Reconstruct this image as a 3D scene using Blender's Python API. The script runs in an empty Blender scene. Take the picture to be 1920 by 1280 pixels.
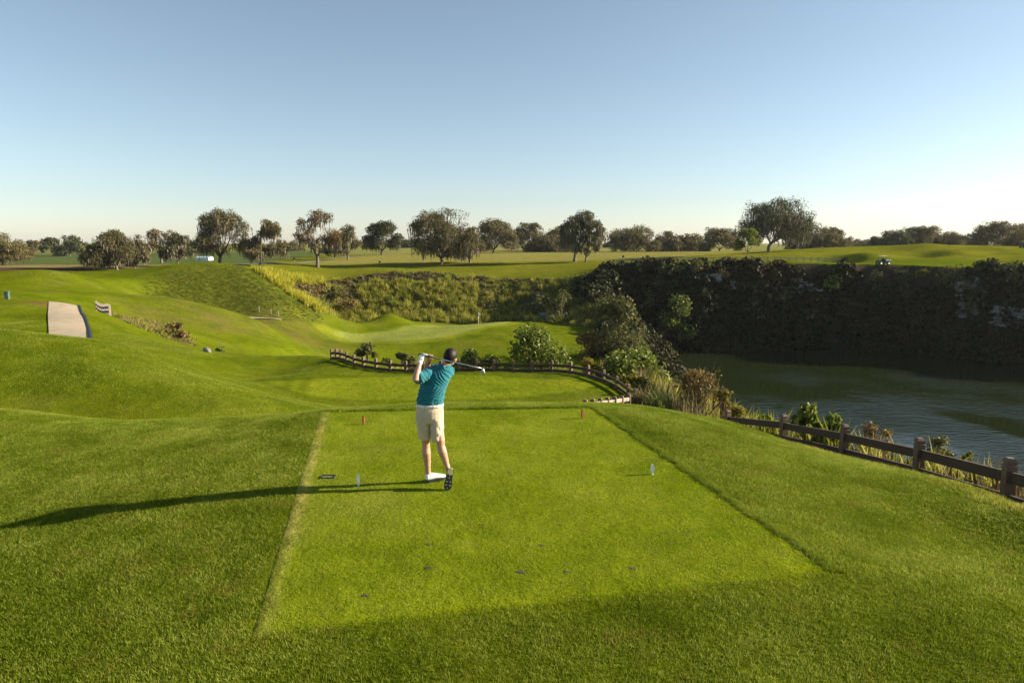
import bpy, bmesh, math, random
import numpy as np
from mathutils import Vector, Matrix, Quaternion, Euler

# ------------------------------------------------------------------ camera, sky, sun, exposure
scene = bpy.context.scene
COL = scene.collection
F_PX, CAM_H, HORIZON = 1280.0, 3.1, 455.0          # photograph: 1920 x 1280 px, 24 mm lens
PITCH = math.atan((640 - HORIZON) / F_PX)
cam_data = bpy.data.cameras.new('camera')
cam_data.lens = 24.0
cam_data.sensor_width = 36.0
cam_data.clip_start = 0.1
cam_data.clip_end = 20000
camera = bpy.data.objects.new('camera', cam_data)
camera.location = (0, 0, CAM_H)
camera.rotation_euler = (math.pi / 2 - PITCH, 0, 0)
COL.objects.link(camera)
scene.camera = camera

SUN_EL, SUN_AZ = math.radians(21.0), math.radians(7.0)   # azimuth from +X towards +Y
world = bpy.data.worlds.new('World')
scene.world = world
world.use_nodes = True
wn = world.node_tree
sky = wn.nodes.new('ShaderNodeTexSky')
sky.sky_type = 'NISHITA'
sky.sun_disc = False
sky.sun_elevation = SUN_EL
sky.sun_rotation = math.pi / 2 - SUN_AZ
sky.altitude = 0
sky.air_density = 0.85
sky.dust_density = 0.4
sky.ozone_density = 1.6
hsv = wn.nodes.new('ShaderNodeHueSaturation')            # thin even veil: paler blue over the whole sky
hsv.inputs['Saturation'].default_value = 0.80
hsv.inputs['Hue'].default_value = 0.489
wn.links.new(sky.outputs[0], hsv.inputs['Color'])
wn.links.new(hsv.outputs[0], wn.nodes['Background'].inputs[0])
wn.nodes['Background'].inputs[1].default_value = 0.061
sun_data = bpy.data.lights.new('sun', 'SUN')
sun_data.energy = 5.0
sun_data.angle = math.radians(0.5)
sun_data.color = (1.0, 0.87, 0.66)
sun = bpy.data.objects.new('sun', sun_data)
sun_dir = Vector((math.cos(SUN_EL) * math.cos(SUN_AZ), math.cos(SUN_EL) * math.sin(SUN_AZ), math.sin(SUN_EL)))
sun.rotation_euler = sun_dir.to_track_quat('Z', 'Y').to_euler()
sun.location = (60, 10, 60)
COL.objects.link(sun)
scene.view_settings.view_transform = 'Standard'
scene.view_settings.look = 'None'
scene.view_settings.exposure = 1.4
scene.view_settings.gamma = 1.0
scene.cycles.use_denoising = True
scene.cycles.max_bounces = 6
scene.cycles.transparent_max_bounces = 8

# ------------------------------------------------------------------ helpers
RNG = np.random.default_rng(7)
random.seed(7)

def ray(u, v):
    a = (u - 960) / F_PX
    b = (640 - v) / F_PX
    return a, b * math.sin(PITCH) + math.cos(PITCH), b * math.cos(PITCH) - math.sin(PITCH)

def W(u, v, Y):
    "point at depth Y seen at photograph pixel (u, v)"
    dx, dy, dz = ray(u, v)
    t = Y / dy
    return (dx * t, Y, CAM_H + dz * t)

def WZ(u, v, z):
    dx, dy, dz = ray(u, v)
    t = (z - CAM_H) / dz
    return (dx * t, dy * t, z)

def link(o, parent=None, label=None, cat=None, group=None, kind=None):
    COL.objects.link(o)
    if parent is not None:
        o.parent = parent
    if label: o['label'] = label
    if cat: o['category'] = cat
    if group: o['group'] = group
    if kind: o['kind'] = kind
    return o

def empty(name, loc, label, cat, group=None, rot=(0, 0, 0)):
    o = bpy.data.objects.new(name, None)
    o.empty_display_size = 0.2
    o.location = loc
    o.rotation_euler = rot
    return link(o, None, label, cat, group)

def np_mesh(name, verts, faces, mats=(), smooth=False, midx=None, fattr=None):
    """verts (n,3), faces: list/array of equal-length or ragged index tuples"""
    me = bpy.data.meshes.new(name)
    verts = np.asarray(verts, dtype=np.float32)
    if isinstance(faces, np.ndarray):
        k = faces.shape[1]
        nf = len(faces)
        me.vertices.add(len(verts))
        me.vertices.foreach_set('co', verts.ravel())
        me.loops.add(nf * k)
        me.loops.foreach_set('vertex_index', faces.astype(np.int32).ravel())
        me.polygons.add(nf)
        me.polygons.foreach_set('loop_start', np.arange(0, nf * k, k, dtype=np.int32))
        me.update(calc_edges=True)
    else:
        me.from_pydata(verts.tolist(), [], faces)
        me.update()
    for m in mats:
        me.materials.append(m)
    if midx is not None:
        me.polygons.foreach_set('material_index', np.asarray(midx, dtype=np.int32))
    if smooth:
        me.polygons.foreach_set('use_smooth', np.ones(len(me.polygons), dtype=bool))
    if fattr is not None:
        at = me.attributes.new('v', 'FLOAT', 'FACE')
        at.data.foreach_set('value', np.asarray(fattr, dtype=np.float32))
    return me

def mobj(name, me, parent=None, **kw):
    return link(bpy.data.objects.new(name, me), parent, **kw)

def sstep(a, b, x):
    t = np.clip((x - a) / (b - a), 0, 1)
    return t * t * (3 - 2 * t)

def vnoise(x, y, seed=0):
    "cheap smooth value noise on arrays, range about -1..1"
    x = np.asarray(x, dtype=np.float64); y = np.asarray(y, dtype=np.float64)
    xi = np.floor(x); yi = np.floor(y)
    fx = x - xi; fy = y - yi
    fx = fx * fx * (3 - 2 * fx); fy = fy * fy * (3 - 2 * fy)
    def hsh(a, b):
        n = np.sin(a * 127.1 + b * 311.7 + seed * 74.7) * 43758.5453
        return (n - np.floor(n)) * 2 - 1
    return ((hsh(xi, yi) * (1 - fx) + hsh(xi + 1, yi) * fx) * (1 - fy)
            + (hsh(xi, yi + 1) * (1 - fx) + hsh(xi + 1, yi + 1) * fx) * fy)

def fbm(x, y, seed=0, oct=4):
    s = 0; a = 1; t = 0
    for i in range(oct):
        s = s + a * vnoise(x * 2 ** i, y * 2 ** i, seed + i * 13)
        t += a; a *= 0.5
    return s / t

# ------------------------------------------------------------------ materials
def nodes_of(name):
    m = bpy.data.materials.new(name)
    m.use_nodes = True
    return m, m.node_tree.nodes, m.node_tree.links, m.node_tree.nodes['Principled BSDF']

def ramp(ns, stops):
    r = ns.new('ShaderNodeValToRGB')
    e = r.color_ramp.elements
    while len(e) < len(stops):
        e.new(0.5)
    for i, (p, c) in enumerate(stops):
        e[i].position = p
        e[i].color = (*c, 1)
    return r

def plain(name, col, rough=0.6, var=0.12, scale=8.0, bump=0.0, metal=0.0, spec=0.5):
    m, ns, ls, bs = nodes_of(name)
    tc = ns.new('ShaderNodeTexCoord')
    no = ns.new('ShaderNodeTexNoise')
    no.inputs['Scale'].default_value = scale
    no.inputs['Detail'].default_value = 5
    ls.new(tc.outputs['Object'], no.inputs['Vector'])
    r = ramp(ns, [(0.3, [c * (1 - var) for c in col]), (0.7, [min(1, c * (1 + var)) for c in col])])
    ls.new(no.outputs['Fac'], r.inputs['Fac'])
    ls.new(r.outputs['Color'], bs.inputs['Base Color'])
    bs.inputs['Roughness'].default_value = rough
    bs.inputs['Metallic'].default_value = metal
    bs.inputs['Specular IOR Level'].default_value = spec
    if bump:
        b = ns.new('ShaderNodeBump')
        b.inputs['Strength'].default_value = bump
        b.inputs['Distance'].default_value = 0.02
        ls.new(no.outputs['Fac'], b.inputs['Height'])
        ls.new(b.outputs['Normal'], bs.inputs['Normal'])
    return m

def leafmat(name, stops, trans=0.3, rnd=0.25, rough=0.6, spec=0.08, patch=None):
    """foliage: colour by the per-face attribute v, varied per object, with light passing through"""
    m, ns, ls, bs = nodes_of(name)
    at = ns.new('ShaderNodeAttribute'); at.attribute_name = 'v'
    oi = ns.new('ShaderNodeObjectInfo')
    ma = ns.new('ShaderNodeMath'); ma.operation = 'MULTIPLY_ADD'
    ls.new(oi.outputs['Random'], ma.inputs[0])
    ma.inputs[1].default_value = rnd
    ls.new(at.outputs['Fac'], ma.inputs[2])
    sb = ns.new('ShaderNodeMath'); sb.operation = 'SUBTRACT'
    ls.new(ma.outputs[0], sb.inputs[0]); sb.inputs[1].default_value = rnd / 2
    r = ramp(ns, stops)
    ls.new(sb.outputs[0], r.inputs['Fac'])
    if patch:                                   # uneven turf: lusher, paler and dry brownish patches
        ge = ns.new('ShaderNodeNewGeometry')
        a1 = ns.new('ShaderNodeTexNoise'); a1.inputs['Scale'].default_value = 0.7; a1.inputs['Detail'].default_value = 7; a1.inputs['Roughness'].default_value = 0.68
        a2 = ns.new('ShaderNodeTexNoise'); a2.inputs['Scale'].default_value = 2.3; a2.inputs['Detail'].default_value = 5; a2.inputs['Roughness'].default_value = 0.7
        off = ns.new('ShaderNodeVectorMath'); off.operation = 'ADD'; off.inputs[1].default_value = (37, 11, 5)
        ls.new(ge.outputs['Position'], a1.inputs['Vector']); ls.new(ge.outputs['Position'], off.inputs[0]); ls.new(off.outputs[0], a2.inputs['Vector'])
        f1 = ns.new('ShaderNodeMath'); f1.operation = 'MULTIPLY_ADD'; f1.inputs[1].default_value = 1.1; f1.inputs[2].default_value = -0.55
        ls.new(a1.outputs['Fac'], f1.inputs[0])
        f2 = ns.new('ShaderNodeMath'); f2.operation = 'ADD'
        ls.new(f1.outputs[0], f2.inputs[0]); ls.new(sb.outputs[0], f2.inputs[1]); ls.new(f2.outputs[0], r.inputs['Fac'])
        f3 = ramp(ns, [(0.54, (0, 0, 0)), (0.74, (0.7, 0.7, 0.7))]); ls.new(a2.outputs['Fac'], f3.inputs['Fac'])
        mxc = ns.new('ShaderNodeMix'); mxc.data_type = 'RGBA'
        ls.new(f3.outputs['Color'], mxc.inputs[0]); ls.new(r.outputs['Color'], mxc.inputs[6]); mxc.inputs[7].default_value = (*patch, 1)
        r = mxc; rc = mxc.outputs[2]
    else:
        rc = r.outputs['Color']
    ls.new(rc, bs.inputs['Base Color'])
    bs.inputs['Roughness'].default_value = rough
    bs.inputs['Specular IOR Level'].default_value = spec
    tr = ns.new('ShaderNodeBsdfTranslucent')
    mx = ns.new('ShaderNodeMixShader'); mx.inputs[0].default_value = trans
    ls.new(rc, tr.inputs['Color'])
    ls.new(bs.outputs[0], mx.inputs[1]); ls.new(tr.outputs[0], mx.inputs[2])
    ls.new(mx.outputs[0], ns['Material Output'].inputs['Surface'])
    return m

# ------------------------------------------------------------------ terrain height
TEE = [(-2.06, 5.05), (3.02, 6.10), (1.50, 12.62), (-3.52, 12.30)]     # near-left, near-right, far-right, far-left
def tee_uv(X, Y):
    "signed distances (metres) inside each side of the tee quad, min of the four"
    d = None
    for i in range(4):
        ax, ay = TEE[i]; bx, by = TEE[(i + 1) % 4]
        L = math.hypot(bx - ax, by - ay)
        s = ((bx - ax) * (Y - ay) - (by - ay) * (X - ax)) / L
        d = s if d is None else np.minimum(d, s)
    return d

CP = []                                             # control points (X, Y, z)
def cp(*a): CP.append(a)
def cw(u, v, Y): CP.append(W(u, v, Y))
# tee plateau and its shoulders
for (x, y) in [(-2, 5.2), (0, 5.4), (2.8, 6.2), (-2.6, 8), (-.5, 8), (2.3, 8.8), (-3, 10.5), (-.8, 10.5), (1.8, 11), (-3.5, 12.3), (-1, 12.4), (1.5, 12.6)]:
    cp(x, y, 0.0)
cp(-2, 3, 0.0); cp(1, 3, 0.0); cp(3.5, 4, -.03); cp(-2, 0, 0.0); cp(2, 0, 0); cp(0, -6, .1); cp(-9, -6, -.6); cp(9, -6, -.9)
cp(-3, 4, -.06); cp(-4.2, 6, -.17); cp(-4.3, 8.2, -.10); cp(-6.14, 7.8, -.31); cp(-6.5, 5, -.5); cp(-6, 2, -.5); cp(-9, 7, -.68)
cp(-5.2, 12, -.25); cp(-8, 12, -.42); cp(-11, 12, -.5); cp(-12, 8, -.8); cp(-16, 12.5, -.45); cp(-22, 12, -.4); cp(-14, 4, -1.2); cp(-25, 0, -1.2)
cp(-40, 5, -1.0)
# right slope to the fence
cp(4.4, 6.2, -.12); cp(5.4, 7.5, -.3); cp(4.2, 9.6, -.22); cp(3.3, 12, -.16); cp(2.6, 13.6, -.22)
cw(2096, 1003, 7.9); cw(1897, 948, 9.5); cw(1727, 900, 11.9); cw(1585, 861, 14.4); cw(1471, 829, 17); cw(1366, 798, 19.5); cp(6.6, 26, -4.0)
cw(1280, 775, 15); cw(1200, 762, 15); cw(1360, 796, 15.5); cp(5.4, 13.6, -.90); cp(5.6, 11.3, -.56); cp(5.2, 16, -1.45); cp(5.7, 9.5, -.36); cp(7.5, 3, -.5); cp(9.6, 3, -1.6); cp(11, 8, -3.0); cp(11.5, 13, -4.0); cp(11, 18, -4.6); cp(10.5, 26, -5.6)
# beyond the far edge of the tee: drop to the lower terrace
cp(-3.4, 13.4, -.2); cp(-1, 13.6, -.13); cp(1.2, 13.6, -.15); cp(-1, 16, -.85); cp(1.5, 17, -1.15); cp(-3.5, 16, -.95); cp(0, 21, -2.6); cp(-4, 21, -2.8)
cp(-4, 26.5, -3.8)
for (x, y, z) in [(-9, 30, -3.95), (-5, 30, -4), (0, 30, -4), (3, 30, -4), (-9, 34, -4), (-4, 35, -4), (1, 35, -4), (5, 33, -4), (-8, 38, -4.05), (-2, 38, -4), (3, 37, -4), (-12, 36, -4.0), (-11.2, 41, -4.0), (-9.4, 39.6, -4.0), (-13, 42.5, -4.6)]:
    cp(x, y, z)
# left mounds
cw(0, 768, 15); cw(330, 787, 13.5)
cp(-12, 17, -1.65); cp(-8, 17.5, -1.75); cp(-16, 18, -1.5); cw(100, 752, 20); cw(0, 700, 22.5); cw(200, 705, 22); cw(400, 745, 21)
cw(0, 622, 28); cw(110, 632, 28); cw(200, 645, 27.5); cw(290, 678, 26.5); cw(400, 715, 26); cw(520, 745, 26)
cw(-250, 610, 29); cw(-250, 690, 23)
cp(-24, 32, -1.9); cp(-18.5, 32, -2.6)
cp(-30, 38, -2.35); cw(215, 650, 37); cw(330, 655, 41); cw(430, 674, 42); cw(500, 706, 38); cw(330, 700, 34); cw(230, 662, 34)
cw(130, 632, 39); cw(130, 600, 47); cw(125, 570, 58); cw(40, 600, 47); cw(20, 565, 56); cw(60, 612, 42); cw(-60, 560, 58)
cw(180, 600, 50); cw(220, 615, 50)
cw(430, 668, 52); cw(500, 668, 47); cw(600, 669, 45); cp(-14, 60, -8.2); cp(-22, 60, -7.0)
# rough bank below the small plank fence
cw(205, 590, 60); cw(230, 600, 63); cw(330, 640, 60); cw(300, 612, 68); cw(260, 590, 72)
# middle mounds right of the path
cw(0, 540, 75); cw(80, 545, 78); cw(80, 506, 95); cw(20, 520, 90); cw(-150, 515, 95); cw(80, 508, 130); cw(0, 513, 128); cw(150, 514, 132); cw(-150, 513, 130); cw(190, 522, 103); cw(200, 520, 135); cw(150, 516, 98); cw(60, 503, 165); cw(180, 506, 165)
cw(160, 556, 72); cw(220, 558, 76); cw(330, 562, 82); cw(420, 580, 86); cw(480, 600, 88)
cw(330, 600, 74); cw(420, 640, 70); cw(500, 655, 73); cw(560, 660, 78); cw(470, 622, 80)
cw(330, 576, 94); cw(250, 562, 93); cw(420, 596, 97); cw(480, 606, 98)
cw(230, 528, 104); cw(215, 519, 112); cw(290, 556, 105); cw(400, 586, 107); cw(480, 596, 108); cw(540, 597, 111)
cw(260, 508, 117); cw(300, 502, 118); cw(360, 498, 119); cw(420, 501, 120); cw(470, 507, 123)
cw(330, 528, 111); cw(420, 545, 113); cw(500, 560, 114); cw(520, 540, 121); cw(560, 567, 120); cw(600, 592, 119)
cw(300, 500, 140); cw(400, 500, 142); cw(480, 503, 142)
# bunker shelf, approach, putting green
cw(455, 600, 104); cw(520, 602, 105); cw(580, 616, 112); cw(600, 640, 103); cw(560, 645, 89); cw(640, 668, 96); cw(700, 655, 104)
cw(640, 630, 116); cw(700, 625, 120); cw(640, 610, 136); cw(760, 640, 112); cw(850, 632, 115); cw(930, 618, 121); cw(800, 610, 134); cw(897, 606, 134); cw(950, 603, 138)
cw(760, 665, 105); cw(860, 660, 107); cw(940, 640, 112); cp(-18, 92, -16); cp(-8, 95, -17); cp(-20, 75, -13.5); cp(-6, 75, -15.5); cp(-8, 55, -10.5); cp(2, 50, -9.5); cp(6, 44, -6.8); cp(-4, 43, -5.6)
cw(715, 598, 141)
# bank behind the green and the rim of the quarry
cw(640, 606, 146); cw(740, 602, 148); cw(860, 603, 149); cw(950, 600, 149)
cw(560, 524, 155); cw(630, 528, 166); cw(720, 514, 168); cw(800, 513, 168); cw(880, 521, 167); cw(1000, 527, 163); cw(1100, 516, 160)
cw(620, 570, 150); cw(740, 560, 157); cw(880, 560, 158); cw(1000, 570, 155)
cp(14, 150, -9); cp(12, 138, -12.5); cp(14, 125, -13.5); cp(10, 112, -14)
# plateau beyond
for (u, v, Y) in [(600, 512, 180), (830, 512, 182), (1000, 508, 182), (600, 497, 205), (830, 494, 206), (1080, 490, 206), (1000, 478, 280), (700, 480, 280), (830, 468, 450), (1100, 467, 450), (600, 470, 450), (500, 492, 190), (560, 488, 230),
                  (1150, 503, 155), (1280, 498, 155), (1400, 497, 152), (1520, 497, 150), (1660, 499, 148), (1800, 500, 145), (1920, 502, 140),
                  (1200, 490, 190), (1300, 484, 200), (1400, 478, 205), (1480, 471, 200), (1570, 467, 196), (1650, 466, 195), (1740, 460, 192), (1800, 466, 188), (1860, 463, 186), (1900, 465, 185), (2050, 466, 180),
                  (1570, 485, 172), (1660, 480, 172), (1740, 478, 172), (1800, 483, 168), (1900, 480, 168), (1250, 472, 330), (1400, 471, 330), (1700, 470, 400), (1900, 468, 400)]:
    cw(u, v, Y)
cw(50, 498, 195); cw(150, 499, 190); cw(260, 500, 180); cw(50, 490, 260); cw(150, 480, 400); cw(300, 490, 240); cw(400, 499, 190); cw(400, 485, 300); cw(-300, 500, 200); cw(-300, 480, 400)
for x in (-900, -300, 300, 900):
    for y in (700, 1200, 2400):
        cp(x * (y / 600), y, -1.6)
cp(-150, 40, -1.5); cp(-120, 0, -1.5); cp(-150, 120, -2); cp(-120, 80, -1.5); cp(-300, 0, -2); cp(-60, -40, -1); cp(0, -60, -1); cp(60, -60, -1); cp(200, -60, -1); cp(400, 0, -1); cp(400, 200, -1)
cp(260, 150, -1.5); cp(320, 90, -1.5)

# the near fence stands just beyond and below the grass edge
FENCE_N = [(2096, 900, 8.3), (1897, 858, 11.0), (1727, 821, 13.8), (1585, 795, 16.7), (1471, 777, 19.5), (1366, 768, 22.4)]
FENCE_P = [(W(u, v, Y)[0], Y, W(u, v, Y)[2] - 1.05) for u, v, Y in FENCE_N]
BACK_N = [(1180 - 82 * i / 6, 740 + 9 * i / 6, 30 - 9 * i / 6) for i in range(7)]
BACK_P = [(W(u, v, Y)[0], Y, W(u, v, Y)[2] - .62) for u, v, Y in BACK_N]
for p_ in FENCE_P + BACK_P:
    cp(*p_)
CPA = np.array(CP)
CPC = 0.5 + 0.028 * np.hypot(CPA[:, 0], CPA[:, 1])
def _phi(dx, dy, c):
    return np.sqrt(dx * dx + dy * dy + c * c)
_n = len(CPA)
_A = np.zeros((_n + 3, _n + 3))
_A[:_n, :_n] = _phi(CPA[:, None, 0] - CPA[None, :, 0], CPA[:, None, 1] - CPA[None, :, 1], CPC[None, :])
_A[:_n, _n] = 1; _A[:_n, _n + 1] = CPA[:, 0]; _A[:_n, _n + 2] = CPA[:, 1]
_A[_n:, :_n] = _A[:_n, _n:].T
_A[np.arange(_n), np.arange(_n)] += 0.002 * np.hypot(CPA[:, 0], CPA[:, 1]) * 0 + 0.0
_w = np.linalg.lstsq(_A, np.concatenate([CPA[:, 2], [0, 0, 0]]), rcond=1e-10)[0]

def land(X, Y):
    "smooth land surface without the quarry"
    X = np.asarray(X, float); Y = np.asarray(Y, float)
    sh = X.shape
    x = X.ravel(); y = Y.ravel()
    out = np.empty(len(x))
    for i in range(0, len(x), 20000):
        a = x[i:i + 20000, None]; b = y[i:i + 20000, None]
        P = _phi(a - CPA[None, :, 0], b - CPA[None, :, 1], CPC[None, :])
        out[i:i + 20000] = P @ _w[:_n] + _w[_n] + _w[_n + 1] * a[:, 0] + _w[_n + 2] * b[:, 0]
    return out.reshape(sh)

# rim of the quarry: closed outline of the cliff top
RIM = np.array([(11.5, 20), (10.5, 32), (11, 44), (12, 58), (13, 75), (14, 92), (14, 108), (16, 122), (19, 134), (16, 146), (14, 153), (22, 158), (34, 157), (50, 155), (68, 152), (84, 148), (100, 139), (116, 128),
                (132, 117), (150, 112), (185, 118), (230, 118), (262, 90), (262, 40), (225, 8), (160, -14), (90, -20), (40, -14), (18, 2)], float)
def sdf(poly, X, Y):
    "signed distance, positive inside the closed polygon"
    d = np.full(X.shape, 1e9); inside = np.zeros(X.shape, bool)
    n = len(poly)
    for i in range(n):
        ax, ay = poly[i]; bx, by = poly[(i + 1) % n]
        ex, ey = bx - ax, by - ay
        t = np.clip(((X - ax) * ex + (Y - ay) * ey) / (ex * ex + ey * ey), 0, 1)
        d = np.minimum(d, np.hypot(X - ax - t * ex, Y - ay - t * ey))
        if ay != by:
            c = ((ay > Y) != (by > Y)) & (X < (bx - ax) * (Y - ay) / (by - ay) + ax)
            inside ^= c
    return np.where(inside, d, -d)

WATER_Z = -20.0
DENTS = [(*W(1570, 487, 166)[:2], 5.5, 4, -2.4), (*W(1618, 482, 169)[:2], 6, 6, 1.6), (*W(1735, 482, 172)[:2], 6, 4, -1.5), (*W(1785, 480, 173)[:2], 7, 6, 1.5), (*W(1880, 470, 176)[:2], 8, 7, .8), (*W(1680, 470, 186)[:2], 10, 6, -.7), (*W(1740, 462, 188)[:2], 12, 6, .9), (*W(1480, 480, 180)[:2], 12, 6, 1.3), (*W(1330, 486, 180)[:2], 12, 6, 1.2),
         (*W(730, 602, 136)[:2], 3.5, 3.0, 1.3), (*W(700, 500, 190)[:2], 9, 5, .5), (*W(900, 503, 190)[:2], 12, 5, .5), (*W(980, 498, 196)[:2], 9, 5, .6)]
def height(X, Y):
    X = np.asarray(X, float); Y = np.asarray(Y, float)
    z = land(X, Y)
    t = sstep(0.0, 0.5, tee_uv(X, Y) + 0.5)
    z = z + (0.17 * fbm(X * .075, Y * .075, 71, 2) + 0.05 * fbm(X * .33, Y * .33, 72, 2)) * sstep(15, 24, Y) * sstep(300, 200, Y) * sstep(3, -6, X + .4 * np.maximum(0, Y - 60) * 0 - np.where(Y > 60, 400, 0)) * (1 - sstep(3, -1, np.maximum(np.abs(Y - 34) - 5, np.abs(X + 3) - 8)))
    z = z * (1 - t)
    for (hx, hy, rx, ry, dz_) in DENTS:
        z = z + dz_ * np.exp(-((X - hx) / rx) ** 2 - ((Y - hy) / ry) ** 2)
    d = sdf(RIM, X, Y)
    m = d > -3
    if m.any():
        dd = d + (2.2 * fbm(X * 0.11, Y * 0.11, 3) + 2.6 * vnoise(X * .055 + 3, Y * .055, 4)) * sstep(60, 90, Y)
        wid = 7.0 + 9 * sstep(66, 42, X) * sstep(30, 60, Y) + 9 * sstep(70, 20, Y)     # the far wall is steep, the near sides slope
        q = np.clip(dd / wid, 0, 1)
        prof = q * q * (3 - 2 * q) * 0.4 + q * 0.6
        bed = -23.0
        cut = z + (bed - z) * prof
        rough_ = 1.6 * fbm(X * 0.2, Y * 0.2, 9) * sstep(0.02, 0.2, q) * sstep(40, 80, Y)
        z = np.where(dd > 0, cut + rough_, z)
    return z

def hz(x, y):
    return float(height(np.array([x]), np.array([y]))[0])

def normals(X, Y, e=0.15):
    zx = (height(X + e, Y) - height(X - e, Y)) / (2 * e)
    zy = (height(X, Y + e) - height(X, Y - e)) / (2 * e)
    n = np.stack([-zx, -zy, np.ones_like(zx)], -1)
    return n / np.linalg.norm(n, axis=-1, keepdims=True)

def hit(u, v, y0=3.0, y1=900.0):
    "first point of the ground seen at photograph pixel (u, v)"
    Ys = np.geomspace(y0, y1, 900)
    dx, dy, dz = ray(u, v)
    X = Ys * dx / dy
    Z = CAM_H + Ys * dz / dy
    g = height(X, Ys)
    k = np.nonzero(Z < g)[0]
    i = int(k[0]) if len(k) else len(Ys) - 1
    return (float(X[i]), float(Ys[i]), float(g[i]))
#PART2
# ------------------------------------------------------------------ ground sheet
def axis(breaks):
    "breaks: [(start, step), ...], end -> coordinates with piecewise steps"
    out = []
    for (a, s), (b, _) in zip(breaks[:-1], breaks[1:]):
        n = max(1, int(round((b - a) / s)))
        out += list(a + (b - a) * np.arange(n) / n)
    out.append(breaks[-1][0])
    return np.array(out)

GX = axis([(-5000, 800), (-1500, 150), (-450, 25), (-200, 6), (-110, 1.5), (-60, 0.7), (-26, 0.35), (-11, 0.2), (10, 0.35), (24, 0.7), (110, 1.3), (150, 3), (300, 12), (450, 60), (1500, 500), (5000, 1)])
GY = axis([(-120, 15), (-20, 2.0), (0, 0.5), (3, 0.2), (15, 0.3), (46, 0.6), (175, 1.3), (240, 5), (420, 20), (800, 80), (2000, 500), (6000, 1)])
XX, YY = np.meshgrid(GX, GY)
ZZ = height(XX, YY)
tee_d = tee_uv(XX, YY)
ZZ = np.where(tee_d > 0.45, ZZ - 0.02, ZZ)          # the tee sheet lies over this

def lerp3(c, new, m):
    return c * (1 - m[..., None]) + np.array(new) * m[..., None]

def poly_w(pts):
    return np.array(pts, float)

GREEN = poly_w([W(*p)[:2] for p in [(625, 634, 116), (680, 637, 113.5), (760, 640, 112.5), (830, 634, 115), (880, 624, 119), (905, 615, 124), (945, 608, 131), (957, 604, 136), (930, 601, 139), (880, 601, 139), (810, 604, 137), (770, 612, 131), (740, 620, 124), (690, 624, 120), (640, 628, 118)]])
APRON = GREEN.mean(0) + (GREEN - GREEN.mean(0)) * 1.18
TEE2 = poly_w([(-4.2 + 7.6 * math.cos(a) * (1 + .12 * math.cos(2 * a)), 33.4 + 2.9 * math.sin(a)) for a in np.linspace(0, 2 * math.pi, 28)[:-1]])

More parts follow.
